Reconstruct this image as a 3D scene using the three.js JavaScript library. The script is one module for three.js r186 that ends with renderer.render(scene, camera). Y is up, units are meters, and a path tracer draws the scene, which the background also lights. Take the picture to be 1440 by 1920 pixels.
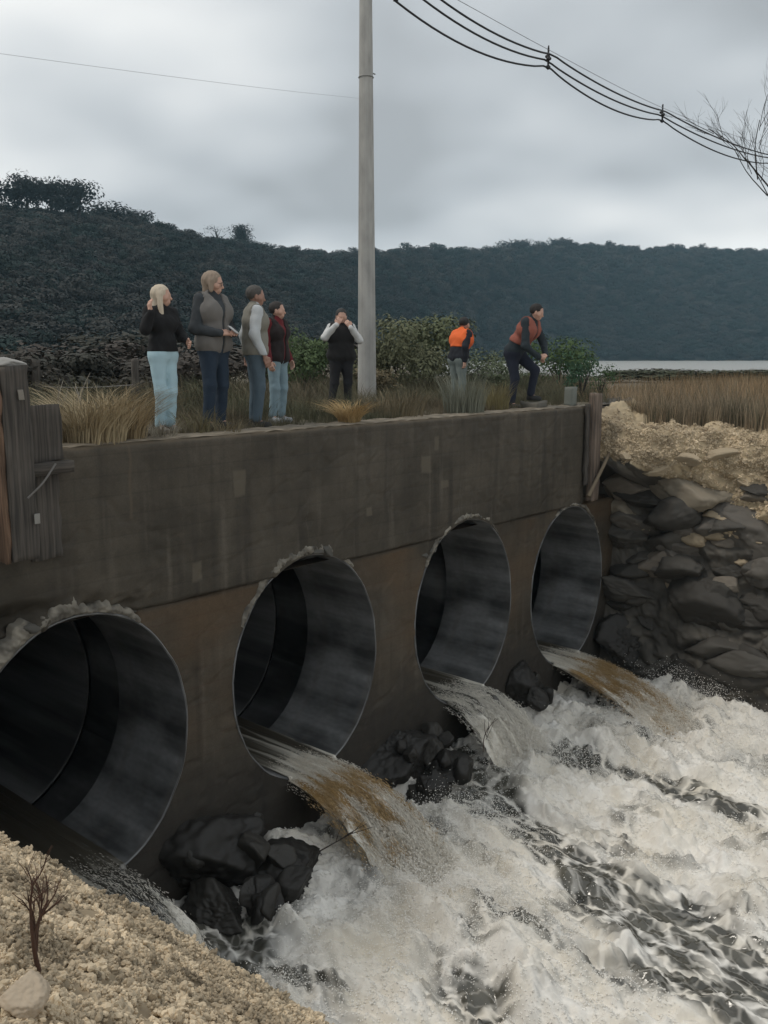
import * as THREE from 'three';
import { mergeGeometries, mergeVertices } from 'three/addons/utils/BufferGeometryUtils.js';

// ---------- camera, sky, sun, exposure ----------
const scene = new THREE.Scene();
const camera = new THREE.PerspectiveCamera(58.92, 3 / 4, 0.1, 4000);
const CAM = new THREE.Vector3(0, 0.8, 7.6);
const RT = new THREE.Vector3(0.65606, 0, 0.75471), UPV = new THREE.Vector3(0.12606, 0.98595, -0.10958), FW = new THREE.Vector3(0.74411, -0.16703, -0.64684);
camera.position.copy(CAM);
camera.lookAt(CAM.clone().add(FW));
const renderer = new THREE.WebGLRenderer({ antialias: true });
renderer.toneMapping = THREE.LinearToneMapping;
renderer.toneMappingExposure = 1.15;
renderer.shadowMap.enabled = true;

// seeded random numbers and noise
function rng(seed) { let a = seed >>> 0; return () => { a = (a + 0x6D2B79F5) | 0; let t = Math.imul(a ^ (a >>> 15), 1 | a); t = (t + Math.imul(t ^ (t >>> 7), 61 | t)) ^ t; return ((t ^ (t >>> 14)) >>> 0) / 4294967296; }; }
const PERM = new Uint8Array(512);
{ const r = rng(77), p = [...Array(256).keys()]; for (let i = 255; i > 0; i--) { const j = Math.floor(r() * (i + 1)); [p[i], p[j]] = [p[j], p[i]]; } for (let i = 0; i < 512; i++) PERM[i] = p[i & 255]; }
const grad = (h, x, y, z) => { h &= 15; const u = h < 8 ? x : y, v = h < 4 ? y : h === 12 || h === 14 ? x : z; return ((h & 1) ? -u : u) + ((h & 2) ? -v : v); };
function n3(x, y, z) {
  const fx = Math.floor(x), fy = Math.floor(y), fz = Math.floor(z), X = fx & 255, Y = fy & 255, Z = fz & 255;
  x -= fx; y -= fy; z -= fz;
  const u = x * x * x * (x * (x * 6 - 15) + 10), v = y * y * y * (y * (y * 6 - 15) + 10), w = z * z * z * (z * (z * 6 - 15) + 10);
  const A = PERM[X] + Y, AA = PERM[A] + Z, AB = PERM[A + 1] + Z, B = PERM[X + 1] + Y, BA = PERM[B] + Z, BB = PERM[B + 1] + Z;
  const l = (t, a, b) => a + t * (b - a);
  return l(w, l(v, l(u, grad(PERM[AA], x, y, z), grad(PERM[BA], x - 1, y, z)), l(u, grad(PERM[AB], x, y - 1, z), grad(PERM[BB], x - 1, y - 1, z))),
    l(v, l(u, grad(PERM[AA + 1], x, y, z - 1), grad(PERM[BA + 1], x - 1, y, z - 1)), l(u, grad(PERM[AB + 1], x, y - 1, z - 1), grad(PERM[BB + 1], x - 1, y - 1, z - 1))));
}
function fbm(x, y, z, o = 4) { let s = 0, a = 0.5; for (let i = 0; i < o; i++) { s += a * n3(x, y, z); x = x * 2.03 + 7.1; y = y * 2.03 + 3.7; z = z * 2.03 + 1.3; a *= 0.5; } return s; }
function billow(x, y, z, o = 4) { let s = 0, a = 0.5; for (let i = 0; i < o; i++) { s += a * Math.abs(n3(x, y, z)); x = x * 2.03 + 7.1; y = y * 2.03 + 3.7; z = z * 2.03 + 1.3; a *= 0.5; } return s; }
const clamp = (x, a = 0, b = 1) => Math.min(b, Math.max(a, x));
const sst = (a, b, x) => { const t = clamp((x - a) / (b - a)); return t * t * (3 - 2 * t); };
const mix = (a, b, t) => a + (b - a) * t;
const mix3 = (a, b, t) => [mix(a[0], b[0], t), mix(a[1], b[1], t), mix(a[2], b[2], t)];

// overcast sky: layered cloud, a little paler towards the horizon all the way round
{
  const W = 1024, H = 512, d = new Float32Array(W * H * 4);
  for (let j = 0; j < H; j++) {
    const el = ((j + 0.5) / H - 0.5) * Math.PI, s = Math.sin(el), c = Math.cos(el);
    for (let i = 0; i < W; i++) {
      const az = ((i + 0.5) / W - 0.5) * 2 * Math.PI, k = 1 / (Math.max(s, 0) + 0.22);
      const x = Math.cos(az) * c * k, z = Math.sin(az) * c * k;
      const big = fbm(x * 0.75 + 5.2, 3.1, z * 0.75 + 1.7, 4), fine = fbm(x * 2.6, 9.3, z * 2.6, 4);
      const pale = Math.exp(-Math.max(s, 0) * 7.5);
      let v = 0.58 + 0.46 * pale + 0.85 * big + 0.15 * fine;
      v = clamp(v, 0.4, 1.0);
      const o = (j * W + i) * 4, wht = clamp((v - 0.5) * 3);
      d[o] = v * mix(0.93, 0.985, wht); d[o + 1] = v * mix(0.995, 1.0, wht); d[o + 2] = v * mix(1.05, 0.995, wht); d[o + 3] = 1;
    }
  }
  const t = new THREE.DataTexture(d, W, H, THREE.RGBAFormat, THREE.FloatType);
  t.mapping = THREE.EquirectangularReflectionMapping; t.magFilter = THREE.LinearFilter; t.minFilter = THREE.LinearFilter; t.needsUpdate = true;
  scene.background = t; scene.environment = t;
}
const sun = new THREE.DirectionalLight(new THREE.Color().setRGB(1, 0.93, 0.83), 1.1);
sun.position.set(-9, 32, -12); sun.target.position.set(8, -2, 2); sun.castShadow = true; sun.shadow.radius = 24;
Object.assign(sun.shadow.camera, { left: -40, right: 40, top: 40, bottom: -40, far: 120 }); sun.shadow.mapSize.set(2048, 2048);
scene.add(sun, sun.target);

// ---------- helpers ----------
const V = (x, y, z) => new THREE.Vector3(x, y, z);
const rayDir = (px, py) => RT.clone().multiplyScalar((px - 720) / 1700).addScaledVector(UPV, -(py - 960) / 1700).add(FW);
const at = (px, py, depth) => CAM.clone().addScaledVector(rayDir(px, py), depth);          // point of the place at that depth
const onY = (px, py, y) => { const d = rayDir(px, py); return CAM.clone().addScaledVector(d, (y - CAM.y) / d.y); };
const onZ = (px, py, z) => { const d = rayDir(px, py); return CAM.clone().addScaledVector(d, (z - CAM.z) / d.z); };
const FH = V(0.75471, 0, -0.65606);                                                         // level forward
const polar = (px, s, y = 0) => V(0, 0, 7.6).addScaledVector(FH, s).addScaledVector(RT, s * (px - 720) / 1724).setY(y);
const used = {};
function numbered(n) { const k = used[n] = (used[n] ?? -1) + 1; return k ? `${n}_${String(k).padStart(3, '0')}` : n; }
function tag(o, label, category, group, kind) { Object.assign(o.userData, { label, category }); if (group) o.userData.group = group; if (kind) o.userData.kind = kind; return o; }
function mesh(name, geo, mat, parent) { const m = new THREE.Mesh(geo, mat); m.name = parent ? name : numbered(name); m.castShadow = m.receiveShadow = true; (parent || scene).add(m); return m; }
function thing(name, label, category, pos = [0, 0, 0], turn = 0, group) { const g = new THREE.Group(); g.name = numbered(name); g.position.set(...pos); g.rotation.y = turn; scene.add(g); return tag(g, label, category, group); }
function struct(name, geo, mat, label, category) { const m = mesh(name, geo, mat); tag(m, label, category, null, 'structure'); return m; }
const mat = (r, g, b, rough = 0.9, extra = {}) => new THREE.MeshStandardMaterial({ color: new THREE.Color().setRGB(r, g, b), roughness: rough, side: THREE.DoubleSide, ...extra });
const vmat = (rough = 0.9, extra = {}) => new THREE.MeshStandardMaterial({ vertexColors: true, roughness: rough, side: THREE.DoubleSide, ...extra });
function tex(w, h, fn, srgb = true) {                                                       // fn -> linear rgb, stored as sRGB when a colour
  const d = new Uint8Array(w * h * 4), g = (c) => 255 * (srgb ? (c <= 0.0031308 ? 12.92 * c : 1.055 * Math.pow(c, 1 / 2.4) - 0.055) : c);
  for (let j = 0; j < h; j++) for (let i = 0; i < w; i++) { const c = fn((i + 0.5) / w, (j + 0.5) / h), o = (j * w + i) * 4; d[o] = g(clamp(c[0])); d[o + 1] = g(clamp(c[1])); d[o + 2] = g(clamp(c[2])); d[o + 3] = 255; }
  const t = new THREE.DataTexture(d, w, h); t.magFilter = THREE.LinearFilter; t.minFilter = THREE.LinearMipmapLinearFilter; t.generateMipmaps = true; t.wrapS = t.wrapT = THREE.RepeatWrapping;
  if (srgb) t.colorSpace = THREE.SRGBColorSpace; t.needsUpdate = true; return t;
}
function grid(nu, nv, fn, col) {                                                            // fn(i/nu, j/nv) -> [x,y,z] or null for a hole
  const pos = new Float32Array((nu + 1) * (nv + 1) * 3), uv = new Float32Array((nu + 1) * (nv + 1) * 2), c = col ? new Float32Array(pos.length) : null, idx = [], ok = new Uint8Array((nu + 1) * (nv + 1));
  for (let j = 0; j <= nv; j++) for (let i = 0; i <= nu; i++) {
    const k = j * (nu + 1) + i, p = fn(i / nu, j / nv); ok[k] = p ? 1 : 0; if (!p) continue;
    pos.set(p.slice(0, 3), k * 3); uv[k * 2] = p[3] ?? i / nu; uv[k * 2 + 1] = p[4] ?? j / nv; if (c) c.set(col(p, i / nu, j / nv), k * 3);
  }
  for (let j = 0; j < nv; j++) for (let i = 0; i < nu; i++) { const a = j * (nu + 1) + i, b = a + 1, e = a + nu + 1, f = e + 1; if (ok[a] && ok[b] && ok[e] && ok[f]) idx.push(a, b, f, a, f, e); }
  const g = new THREE.BufferGeometry(); g.setAttribute('position', new THREE.BufferAttribute(pos, 3)); g.setAttribute('uv', new THREE.BufferAttribute(uv, 2)); if (c) g.setAttribute('color', new THREE.BufferAttribute(c, 3)); g.setIndex(idx); g.computeVertexNormals(); return g;
}
function tube(pts, r0, r1 = r0, seg = 8, n = 24) {                                          // tapered tube through points
  const curve = new THREE.CatmullRomCurve3(pts.map(p => p.isVector3 ? p : V(...p))), g = new THREE.TubeGeometry(curve, n, 1, seg, false), p = g.attributes.position;
  for (let i = 0; i <= n; i++) { const c = curve.getPointAt(i / n), r = mix(r0, r1, i / n); for (let j = 0; j <= seg; j++) { const k = i * (seg + 1) + j; p.setXYZ(k, c.x + (p.getX(k) - c.x) * r, c.y + (p.getY(k) - c.y) * r, c.z + (p.getZ(k) - c.z) * r); } }
  return g;
}
function paint(g, fn) { const p = g.attributes.position, c = new Float32Array(p.count * 3); for (let i = 0; i < p.count; i++) c.set(fn(p.getX(i), p.getY(i), p.getZ(i)), i * 3); g.setAttribute('color', new THREE.BufferAttribute(c, 3)); return g; }
const bare = (g) => { const o = g.index ? g.toNonIndexed() : g.clone(); for (const k of Object.keys(o.attributes)) if (!['position', 'normal', 'color'].includes(k)) o.deleteAttribute(k); return o; };
const join = (gs) => mergeGeometries(gs.map(bare));
function worn(w, h, d, seed, amp = 0.012) {                                        // a weathered block: rounded edges, uneven faces
  const b = new THREE.BoxGeometry(w, h, d, Math.max(2, Math.round(w / 0.05)), Math.max(2, Math.round(h / 0.05)), Math.max(2, Math.round(d / 0.05)));
  b.deleteAttribute('normal'); b.deleteAttribute('uv'); const q = mergeVertices(b), p = q.attributes.position;
  for (let i = 0; i < p.count; i++) { let x = p.getX(i), y = p.getY(i), z = p.getZ(i); const e = (Math.abs(Math.abs(x) - w / 2) < 1e-4) + (Math.abs(Math.abs(y) - h / 2) < 1e-4) + (Math.abs(Math.abs(z) - d / 2) < 1e-4); const k = e > 1 ? 0.985 - 0.02 * Math.abs(n3(x * 9 + seed, y * 9, z * 9)) : 1, a = amp * (e > 1 ? 1.4 : 1); p.setXYZ(i, x * k + a * n3(x * 6 + seed, y * 6, z * 6), y + a * n3(x * 5, y * 5 + seed, z * 5), z * k + a * n3(x * 6, y * 6, z * 6 + seed)); }
  q.computeVertexNormals(); return q;
}
function rockGeo(seed, sx, sy, sz, det = 4, flat = 0.5) {                                   // faceted, weathered stone
  const r = rng(seed), planes = []; for (let i = 0; i < 10; i++) { const v = V(r() * 2 - 1, r() * 2 - 1, r() * 2 - 1).normalize(); planes.push([v, 0.45 + 0.5 * r()]); }
  const b = new THREE.IcosahedronGeometry(1, det === 4 ? 20 : det); b.deleteAttribute('normal'); b.deleteAttribute('uv'); const g = mergeVertices(b), p = g.attributes.position;
  for (let i = 0; i < p.count; i++) {
    const v = V(p.getX(i), p.getY(i), p.getZ(i)).normalize(); let m = 1.05; for (const [n, d] of planes) { const k = v.dot(n); if (k > 0.05) m = Math.min(m, d / k); }
    m += 0.1 * fbm(v.x * 2 + seed, v.y * 2, v.z * 2, 3) + 0.05 * n3(v.x * 6, v.y * 6 + seed, v.z * 6) + 0.05 * (0.3 - Math.abs(n3(v.x * 5 + seed, v.y * 8, v.z * 5))) + 0.03 * n3(v.x * 14, v.y * 18, v.z * 14 + seed) + 0.01 * n3(v.x * 34, v.y * 34 + seed, v.z * 34);
    p.setXYZ(i, v.x * m * sx, v.y * m * sy, v.z * m * sz);
  }
  g.computeVertexNormals(); return g;
}

// ---------- ground, lake, hills ----------
const lakeness = (x, z) => { const s = x * FH.x + (z - 7.6) * FH.z, l = x * RT.x + (z - 7.6) * RT.z; return sst(62, 84, s) * (1 - sst(540, 565, s)) * sst(0.03, 0.075, l / Math.max(s, 1)); };
const groundY = (x, z) => -0.03 + 0.05 * fbm(x * 0.5, 0, z * 0.5, 3) * sst(-0.6, -2.5, z) - 0.35 * sst(20, 60, x * FH.x + (z - 7.6) * FH.z) - 2.0 * lakeness(x, z) + 0.18 * fbm(x * 0.07, 2, z * 0.07, 3) * sst(-3, -12, z);
{
  const geo = (t, a, k) => a * (Math.exp(k * t) - 1) / (Math.exp(k) - 1);
  const dirt = tex(512, 512, (u, v) => { const n = fbm(u * 9, v * 9, 0.5, 5), f = n3(u * 120, v * 120, 3); return mix3([0.085, 0.07, 0.048], [0.17, 0.145, 0.105], clamp(0.5 + n * 1.2 + f * 0.3)); });
  const g = grid(220, 170, (u, v) => { const x = u < 0.25 ? 8 - geo((0.25 - u) / 0.25, 900, 5) : 8 + geo((u - 0.25) / 0.75, 1400, 5.2), z = -0.3 - geo(v, 1300, 6); return [x, groundY(x, z), z, x / 4, z / 4]; });
  struct('ground', g, new THREE.MeshStandardMaterial({ map: dirt, bumpMap: dirt, bumpScale: 0.03, roughness: 1, side: THREE.DoubleSide }), 'bare earth and leaf litter on the embankment behind the concrete wall', 'ground');
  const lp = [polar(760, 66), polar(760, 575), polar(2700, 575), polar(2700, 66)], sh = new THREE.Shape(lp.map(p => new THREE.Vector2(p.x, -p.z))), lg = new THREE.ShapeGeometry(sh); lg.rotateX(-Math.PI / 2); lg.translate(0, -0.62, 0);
  struct('lake', lg, mat(0.3, 0.3, 0.28, 0.4), 'pale still lake below the far wooded hill', 'lake');  // base colour paled to stand in for sky reflected off the ripples
}
const ridge = [[-1300, 300, 190], [-500, 345, 200], [0, 392, 215], [100, 398, 224], [190, 410, 235], [290, 420, 255], [420, 452, 290], [560, 470, 350], [700, 478, 420], [800, 474, 480], [900, 476, 540], [1050, 465, 640], [1200, 470, 690], [1440, 478, 740], [2000, 492, 800], [2900, 500, 860]];
const foot = [[-1300, 70], [0, 85], [300, 110], [560, 180], [700, 260], [850, 420], [1000, 555], [1440, 570], [2900, 590]];
const lerpT = (t, px, k) => { for (let i = 1; i < t.length; i++) if (px <= t[i][0]) { const f = (px - t[i - 1][0]) / (t[i][0] - t[i - 1][0]); return mix(t[i - 1][k], t[i][k], f); } return t[t.length - 1][k]; };
function hillAt(px, t) {                                                                    // t 0 foot, 1 ridge, 2 behind
  const sr = lerpT(ridge, px, 2), sf = lerpT(foot, px, 1), top = 0.8 + (672 - lerpT(ridge, px, 1)) / 1724 * sr - 4.2;
  const s = t <= 1 ? mix(sf, sr, t) : mix(sr, sr * 1.5, t - 1), p = polar(px, s);
  const prof = t <= 1 ? 0.72 * t + 0.28 * sst(0, 1, t) : 1 - 0.6 * (t - 1) * (t - 1), rough = 0.11 * fbm(p.x * 0.013, 4, p.z * 0.013, 4) * top * Math.min(1, t * 2) * (t > 0.85 && t < 1.15 ? 0.25 : 1);
  return V(p.x, mix(-1.0, top, prof) + rough, p.z);
}
{
  const g = grid(260, 60, (u, v) => { const p = hillAt(mix(-1250, 2850, u), v * 2); return [p.x, p.y, p.z]; });
  struct('hills', paint(g, (x, y, z) => mix3([0.012, 0.014, 0.013], [0.024, 0.025, 0.021], clamp(0.5 + 1.5 * fbm(x * 0.02, y * 0.02, z * 0.02, 4)))), vmat(1), 'long dark wooded hills across the skyline', 'hills');
}
// leafy canopy: small leaf-clump faces spread through several lobes
function leafCrown(seed, n, lobes, size, R = [1, 0.8, 1]) {
  const r = rng(seed), pos = [], nor = [], L = []; for (let i = 0; i < lobes; i++) { const a = r() * 6.283, d = Math.sqrt(r()) * 0.62, h = (r() * 1.6 - 0.7) * 0.55; L.push([Math.cos(a) * d * R[0], h * R[1], Math.sin(a) * d * R[2], 0.3 + 0.28 * r()]); }
  for (let i = 0; i < n; i++) {
    const l = L[Math.floor(r() * lobes)], u = V(r() * 2 - 1, r() * 2 - 1, r() * 2 - 1).normalize(), k = l[3] * Math.pow(r(), 0.28), c = V(l[0] + u.x * k * R[0], l[1] + u.y * k * R[1] * 0.8, l[2] + u.z * k * R[2]);
    const nn = u.clone().add(V(r() - 0.5, r() - 0.2, r() - 0.5).multiplyScalar(1.3)).normalize(), a = V(r() - 0.5, r() - 0.5, r() - 0.5).cross(nn).normalize(), b = nn.clone().cross(a), s = size * (0.6 + 0.8 * r());
    const q = [c.clone().addScaledVector(a, s), c.clone().addScaledVector(b, s * 0.55), c.clone().addScaledVector(a, -s), c.clone().addScaledVector(b, -s * 0.55)];
    for (const k2 of [0, 1, 2, 0, 2, 3]) { pos.push(q[k2].x, q[k2].y, q[k2].z); nor.push(nn.x, nn.y, nn.z); }
  }
  const g = new THREE.BufferGeometry(); g.setAttribute('position', new THREE.Float32BufferAttribute(pos, 3)); g.setAttribute('normal', new THREE.Float32BufferAttribute(nor, 3)); return g;
}
function scatter(name, geo, m, list, label, category) {                                     // list of [x,y,z, sx,sy,sz, rotY, r,g,b, rx, rz]
  const im = new THREE.InstancedMesh(geo, m, list.length), o = new THREE.Object3D(), c = new THREE.Color(); im.name = numbered(name); im.castShadow = im.receiveShadow = true;
  list.forEach((p, i) => { o.position.set(p[0], p[1], p[2]); o.scale.set(p[3], p[4], p[5]); o.rotation.set(p[10] || 0, p[6], p[11] || 0); o.updateMatrix(); im.setMatrixAt(i, o.matrix); im.setColorAt(i, c.setRGB(p[7], p[8], p[9])); });
  scene.add(im); return tag(im, label, category, null, 'stuff');
}
const leafM = mat(1, 1, 1, 0.95);
{
  const r = rng(5), lists = [[], [], []];
  for (let i = 0; i < 7000; i++) {
    const px = mix(-420, 1760, r()), t = Math.pow(r(), 0.8) * 1.03, p = hillAt(px, t), s = p.clone().sub(CAM).dot(FH), w = mix(3.3, 5.4, sst(320, 520, s)) * (0.6 + 0.8 * r()), h = w * (0.55 + 0.4 * r()) * (t > 0.93 ? 1.15 : 1);
    const k = 0.6 + 0.9 * r(), patch = clamp(0.5 + 1.6 * fbm(p.x * 0.012, 7, p.z * 0.012, 3)), grey = [0.022, 0.024, 0.023], dry = [0.045, 0.043, 0.037], green = [0.013, 0.024, 0.021], kind = r();
    const c = kind < 0.45 ? green : mix3(grey, dry, patch); lists[Math.floor(r() * 3)].push([p.x, p.y + h * 0.45, p.z, w, h, w, r() * 6.28, c[0] * k, c[1] * k, c[2] * k]);
  }
  [[11, 2200, 12], [12, 1900, 10], [13, 2500, 16]].forEach(([sd, n, lb], i) => scatter('hill_forest', leafCrown(sd, n, lb, 0.065), leafM, lists[i], ['dense dark woodland covering the hillside', 'rounded dark trees massed over the hillside', 'mixed scrub and trees massed over the hillside'][i], 'forest'));
}
const barkM = mat(0.035, 0.03, 0.026, 1);
// trees that stand out on the skyline
function skylineTree(px, py, s, h, w, kind, label) {
  const b = hillAt(px, 1.0), topY = 0.8 + (672 - py) / 1724 * s, base = polar(px, s), r = rng(Math.round(px * 7 + py)); base.y = Math.min(b.y, topY - h) - 0.5;
  const T = thing(kind === 'bare' ? 'bare_tree' : 'pine_tree', label, 'tree', [base.x, base.y, base.z], 0, 'trees on the skyline'), H = topY - base.y;
  const gs = [tube([[0, 0, 0], [0.1 * w, H * 0.4, 0], [0, H * 0.75, 0]], 0.045 * w, 0.02 * w, 6, 8)];
  for (let i = 0; i < 7; i++) { const a = r() * 6.28, y0 = H * (0.35 + 0.3 * r()), d = w * (0.3 + 0.25 * r()); gs.push(tube([[0, y0, 0], [Math.cos(a) * d * 0.5, y0 + H * 0.14, Math.sin(a) * d * 0.5], [Math.cos(a) * d, y0 + H * 0.26, Math.sin(a) * d]], 0.02 * w, 0.006 * w, 5, 6)); }
  mesh('trunk', join(gs), barkM, T);
  const cr = leafCrown(Math.round(px + 3), kind === 'bare' ? 160 : 2200, 22, 0.06, [1, 0.95, 1]); cr.scale(w * 0.62, kind === 'bare' ? h * 0.3 : h * 0.62, w * 0.62); cr.translate(0, H - h * (kind === 'bare' ? 0.3 : 0.56), 0);
  const c = mesh('crown', cr, mat(0.012, 0.016, 0.014, 1), T); return c;
}
skylineTree(-12, 338, 205, 9, 11, 'pine', 'flat topped dark pine cut by the left edge of the skyline');
skylineTree(62, 334, 212, 9, 10, 'pine', 'tallest umbrella pine of the clump on the left ridge');
skylineTree(108, 338, 216, 9, 9, 'pine', 'umbrella pine in the middle of the clump on the left ridge');
skylineTree(158, 345, 222, 9, 10, 'pine', 'umbrella pine at the right end of the clump on the left ridge');
skylineTree(215, 384, 236, 8, 12, 'pine', 'low round pine just right of the umbrella pine clump');
skylineTree(270, 396, 250, 7, 9, 'pine', 'small dark pine where the left ridge starts to fall');
skylineTree(412, 428, 300, 7, 8, 'bare', 'thin leafless tree on the falling ridge');
skylineTree(462, 428, 310, 7, 8, 'pine', 'lone bushy tree on the falling ridge above the man in khaki vest');
skylineTree(1038, 449, 640, 16, 17, 'pine', 'tallest pointed tree on the far right ridge');
skylineTree(960, 452, 600, 12, 22, 'pine', 'broad tree on the far ridge above the leaning man');

// ---------- concrete headwall with four pipes ----------
const PIPES = [4.36, 7.41, 10.64, 13.66], PYS = [-3.0, -2.91, -2.91, -3.1], PR = 1.19, OV = 1.16, LEDGE = -1.70;
const wallTex = (() => {                                                                     // u over X 2..15.4, v over y -5.2..0.1
  const patches = [[5.74, -1.41, 0.07, 0.11], [9.63, -0.61, 0.12, 0.13], [9.85, -0.36, 0.05, 0.1], [8.45, -1.12, 0.05, 0.05], [10.05, -0.93, 0.1, 0.06], [6.35, -0.55, 0.08, 0.14]];
  return tex(2048, 1024, (u, v) => {
    const x = 2 + u * 13.4, y = -5.2 + v * 5.3, n = fbm(x * 0.8, y * 1.0, 2, 5), m = fbm(x * 3.1, y * 3.1, 8, 4), f = n3(x * 60, y * 60, 1), st = fbm(x * 5.5, y * 0.35, 4, 4), bd = n3(3, y * 7.3, x * 0.12);
    let c = mix3([0.034, 0.031, 0.025], [0.061, 0.056, 0.047], clamp(0.5 + n * 1.7 + m * 0.8));
    c = mix3(c, [0.021, 0.019, 0.016], clamp(st * 2.2 - 0.05) * 0.85);
    c = mix3(c, [0.088, 0.083, 0.073], clamp(fbm(x * 7, y * 0.45, 14, 4) * 3 - 0.5) * 0.7);
    const below = 1 - sst(LEDGE - 0.06, LEDGE + 0.03, y + 0.05 * n3(x * 2, 1, 1));
    c = mix3(c, [0.068, 0.048, 0.029], below * clamp(0.42 + 1.6 * fbm(x * 0.8 + 4, y * 0.9, 21, 3)) * (1 - sst(0.5, 1.6, Math.abs(y + 2.2))));
    c = mix3(c, [0.023, 0.022, 0.021], sst(-3.2, -4.1, y + 0.35 * m) * 0.75);                 // wet tide line
    const q = clamp(fbm(x * 1.7, y * 4.1, 31, 4) * 3 - 0.9); c = mix3(c, [0.078, 0.068, 0.052], q * 0.5);
    const board = 1 - sst(0.0, 0.012, Math.abs(((y + 0.004 * n3(x * 2, 1, 1) + 10) % 0.2) - 0.1) * 1) * 1; c = [c[0] * (1 - 0.18 * board * (y > LEDGE ? 1 : 0.4)), c[1] * (1 - 0.18 * board), c[2] * (1 - 0.18 * board)];
    const k = 1.2 + 0.25 * f + 0.1 * bd + 0.12 * n3(x * 23, y * 23, 5); c = [c[0] * k, c[1] * k, c[2] * k];
    for (const [px, py, w, h] of patches) { const d = Math.max(Math.abs(x - px) / w, Math.abs(y - py) / h) + 0.5 * m; c = mix3(c, [0.109, 0.101, 0.083], (1 - sst(0.75, 1.1, d)) * 0.65); }
    const top = sst(-0.05, -0.01, y + 0.02 * n3(x * 5, 2, 2)); c = mix3(c, [0.104, 0.083, 0.057], top * 0.6);
    const crack = Math.abs(x - 4.98 - 0.03 * n3(y * 3, 1, 5)); if (y > -0.75) c = mix3(c, [0.099, 0.083, 0.062], (1 - sst(0.006, 0.022, crack)) * 0.5);
    return [c[0] * 1.08, c[1] * 0.98, c[2] * 0.86];
  });
})();
const spallAt = (x, y) => { const a = sst(5.6, 4.4, x) * (1 - sst(0.05, 0.32, Math.abs(y + 1.66 - 0.1 * n3(x * 2, 1, 1)))), b = sst(4.0, 3.2, x) * sst(-1.3, -1.9, y); return clamp(a + b) * clamp(0.35 + 2.2 * fbm(x * 2.3, y * 3.2, 3, 4)); };
function wallZ(x, y) {
  const joint = Math.abs(y - LEDGE - 0.025 * n3(x * 1.7, 3, 3)), up = y > LEDGE;
  return (up ? 0 : -0.035) + 0.022 * fbm(x * 0.9, y * 0.9, 6, 3) + 0.008 * n3(x * 9, y * 9, 2) + 0.004 * n3(x * 25, y * 25, 5) - 0.05 * (1 - sst(0.008, 0.03, joint)) * clamp(0.45 + 1.8 * n3(x * 0.9, 5, 1)) - 0.26 * spallAt(x, y) - 0.03 * clamp(fbm(x * 2.5, y * 2.5, 40, 4) * 5 - 1.6) - 0.012 * (1 - sst(0.0, 0.03, Math.abs(fbm(x * 0.6 + 9, y * 0.8, 55, 4)))) - (up ? 0.004 * (1 - sst(0.0, 0.02, Math.abs(((y + 10) % 0.2) - 0.1))) : 0);
}
const bumpTex = tex(512, 512, (u, v) => { const n = 0.5 + 0.35 * n3(u * 40, v * 40, 1) + 0.25 * n3(u * 110, v * 110, 2) - 0.6 * Math.max(0, n3(u * 30, v * 30, 9) - 0.45); return [n, n, n]; }, false);
const wallM = new THREE.MeshStandardMaterial({ map: wallTex, roughness: 0.82, side: THREE.DoubleSide });
const wallUV = (x, y) => [(x - 2) / 13.4, (y + 5.2) / 5.3];
function skin(x0, x1, y0, y1, holes) {
  const nx = Math.round((x1 - x0) / 0.025), ny = Math.round((y1 - y0) / 0.025);
  return grid(nx, ny, (u, v) => { let x = mix(x0, x1, u), y = mix(y0, y1, v); if (holes) for (let i = 0; i < 4; i++) { const r = Math.hypot(x - PIPES[i], (y - PYS[i]) / OV), R = PR + 0.012; if (r < R - 0.019) return null; if (r < R + 0.012) { x = PIPES[i] + (x - PIPES[i]) * R / r; y = PYS[i] + (y - PYS[i]) * R / r; } } const [a, b] = wallUV(x, y), edge = y1 === 0 ? 0.05 * Math.pow(sst(-0.05, 0, y), 2) : 0; return [x, y + (v === 1 && y1 === 0 ? 0.012 * n3(x * 4, 1, 2) : 0), wallZ(x, y) - edge, a, b]; });
}
function slab(pts, holes, z0, z1) {
  const s = new THREE.Shape(pts.map(p => new THREE.Vector2(...p))); for (const [k, p] of holes.entries()) { const h = new THREE.Path(); h.absellipse(p, PYS[k], PR + 0.06, (PR + 0.06) * OV, 0, Math.PI * 2, true); s.holes.push(h); }
  const g = new THREE.ExtrudeGeometry(s, { depth: z1 - z0, bevelEnabled: false, curveSegments: 40 }); g.translate(0, 0, z0); const q = g.attributes.position, uv = g.attributes.uv; for (let i = 0; i < q.count; i++) uv.setXY(i, ...wallUV(q.getX(i), q.getY(i))); return g;
}
const headwall = thing('culvert_headwall', 'long dark stained concrete wall pierced by four round pipes', 'wall');
const withUV = (gs) => mergeGeometries(gs.map(g => { const o = g.index ? g.toNonIndexed() : g; return o; }));
mesh('upper_wall', withUV([skin(2.2, 14.0, LEDGE, 0, true), slab([...Array(237)].map((_, i) => { const x = 2.2 + i * 0.05; let y = LEDGE; PIPES.forEach((p, k) => { const q = 1 - ((x - p) / (PR + 0.07)) ** 2; if (q > 0) y = Math.max(y, PYS[k] + OV * (PR + 0.07) * Math.sqrt(q)); }); return [x, y]; }).concat([[14.0, -0.012], [2.2, -0.012]]), [], -0.45, -0.3)]), wallM, headwall);
mesh('lower_wall', withUV([skin(2.2, 15.4, -5.1, LEDGE - 0.003, true), slab([[2.2, -5.2], [15.4, -5.2], [15.4, LEDGE - 0.004], [2.2, LEDGE - 0.004]], PIPES, -0.5, -0.26)]), wallM, headwall);
const capTex = tex(1024, 64, (u, v) => { const n = fbm(u * 60, v * 3, 1, 4); return mix3([0.1, 0.085, 0.06], [0.24, 0.2, 0.15], clamp(0.5 + n * 1.6)); });
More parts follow.
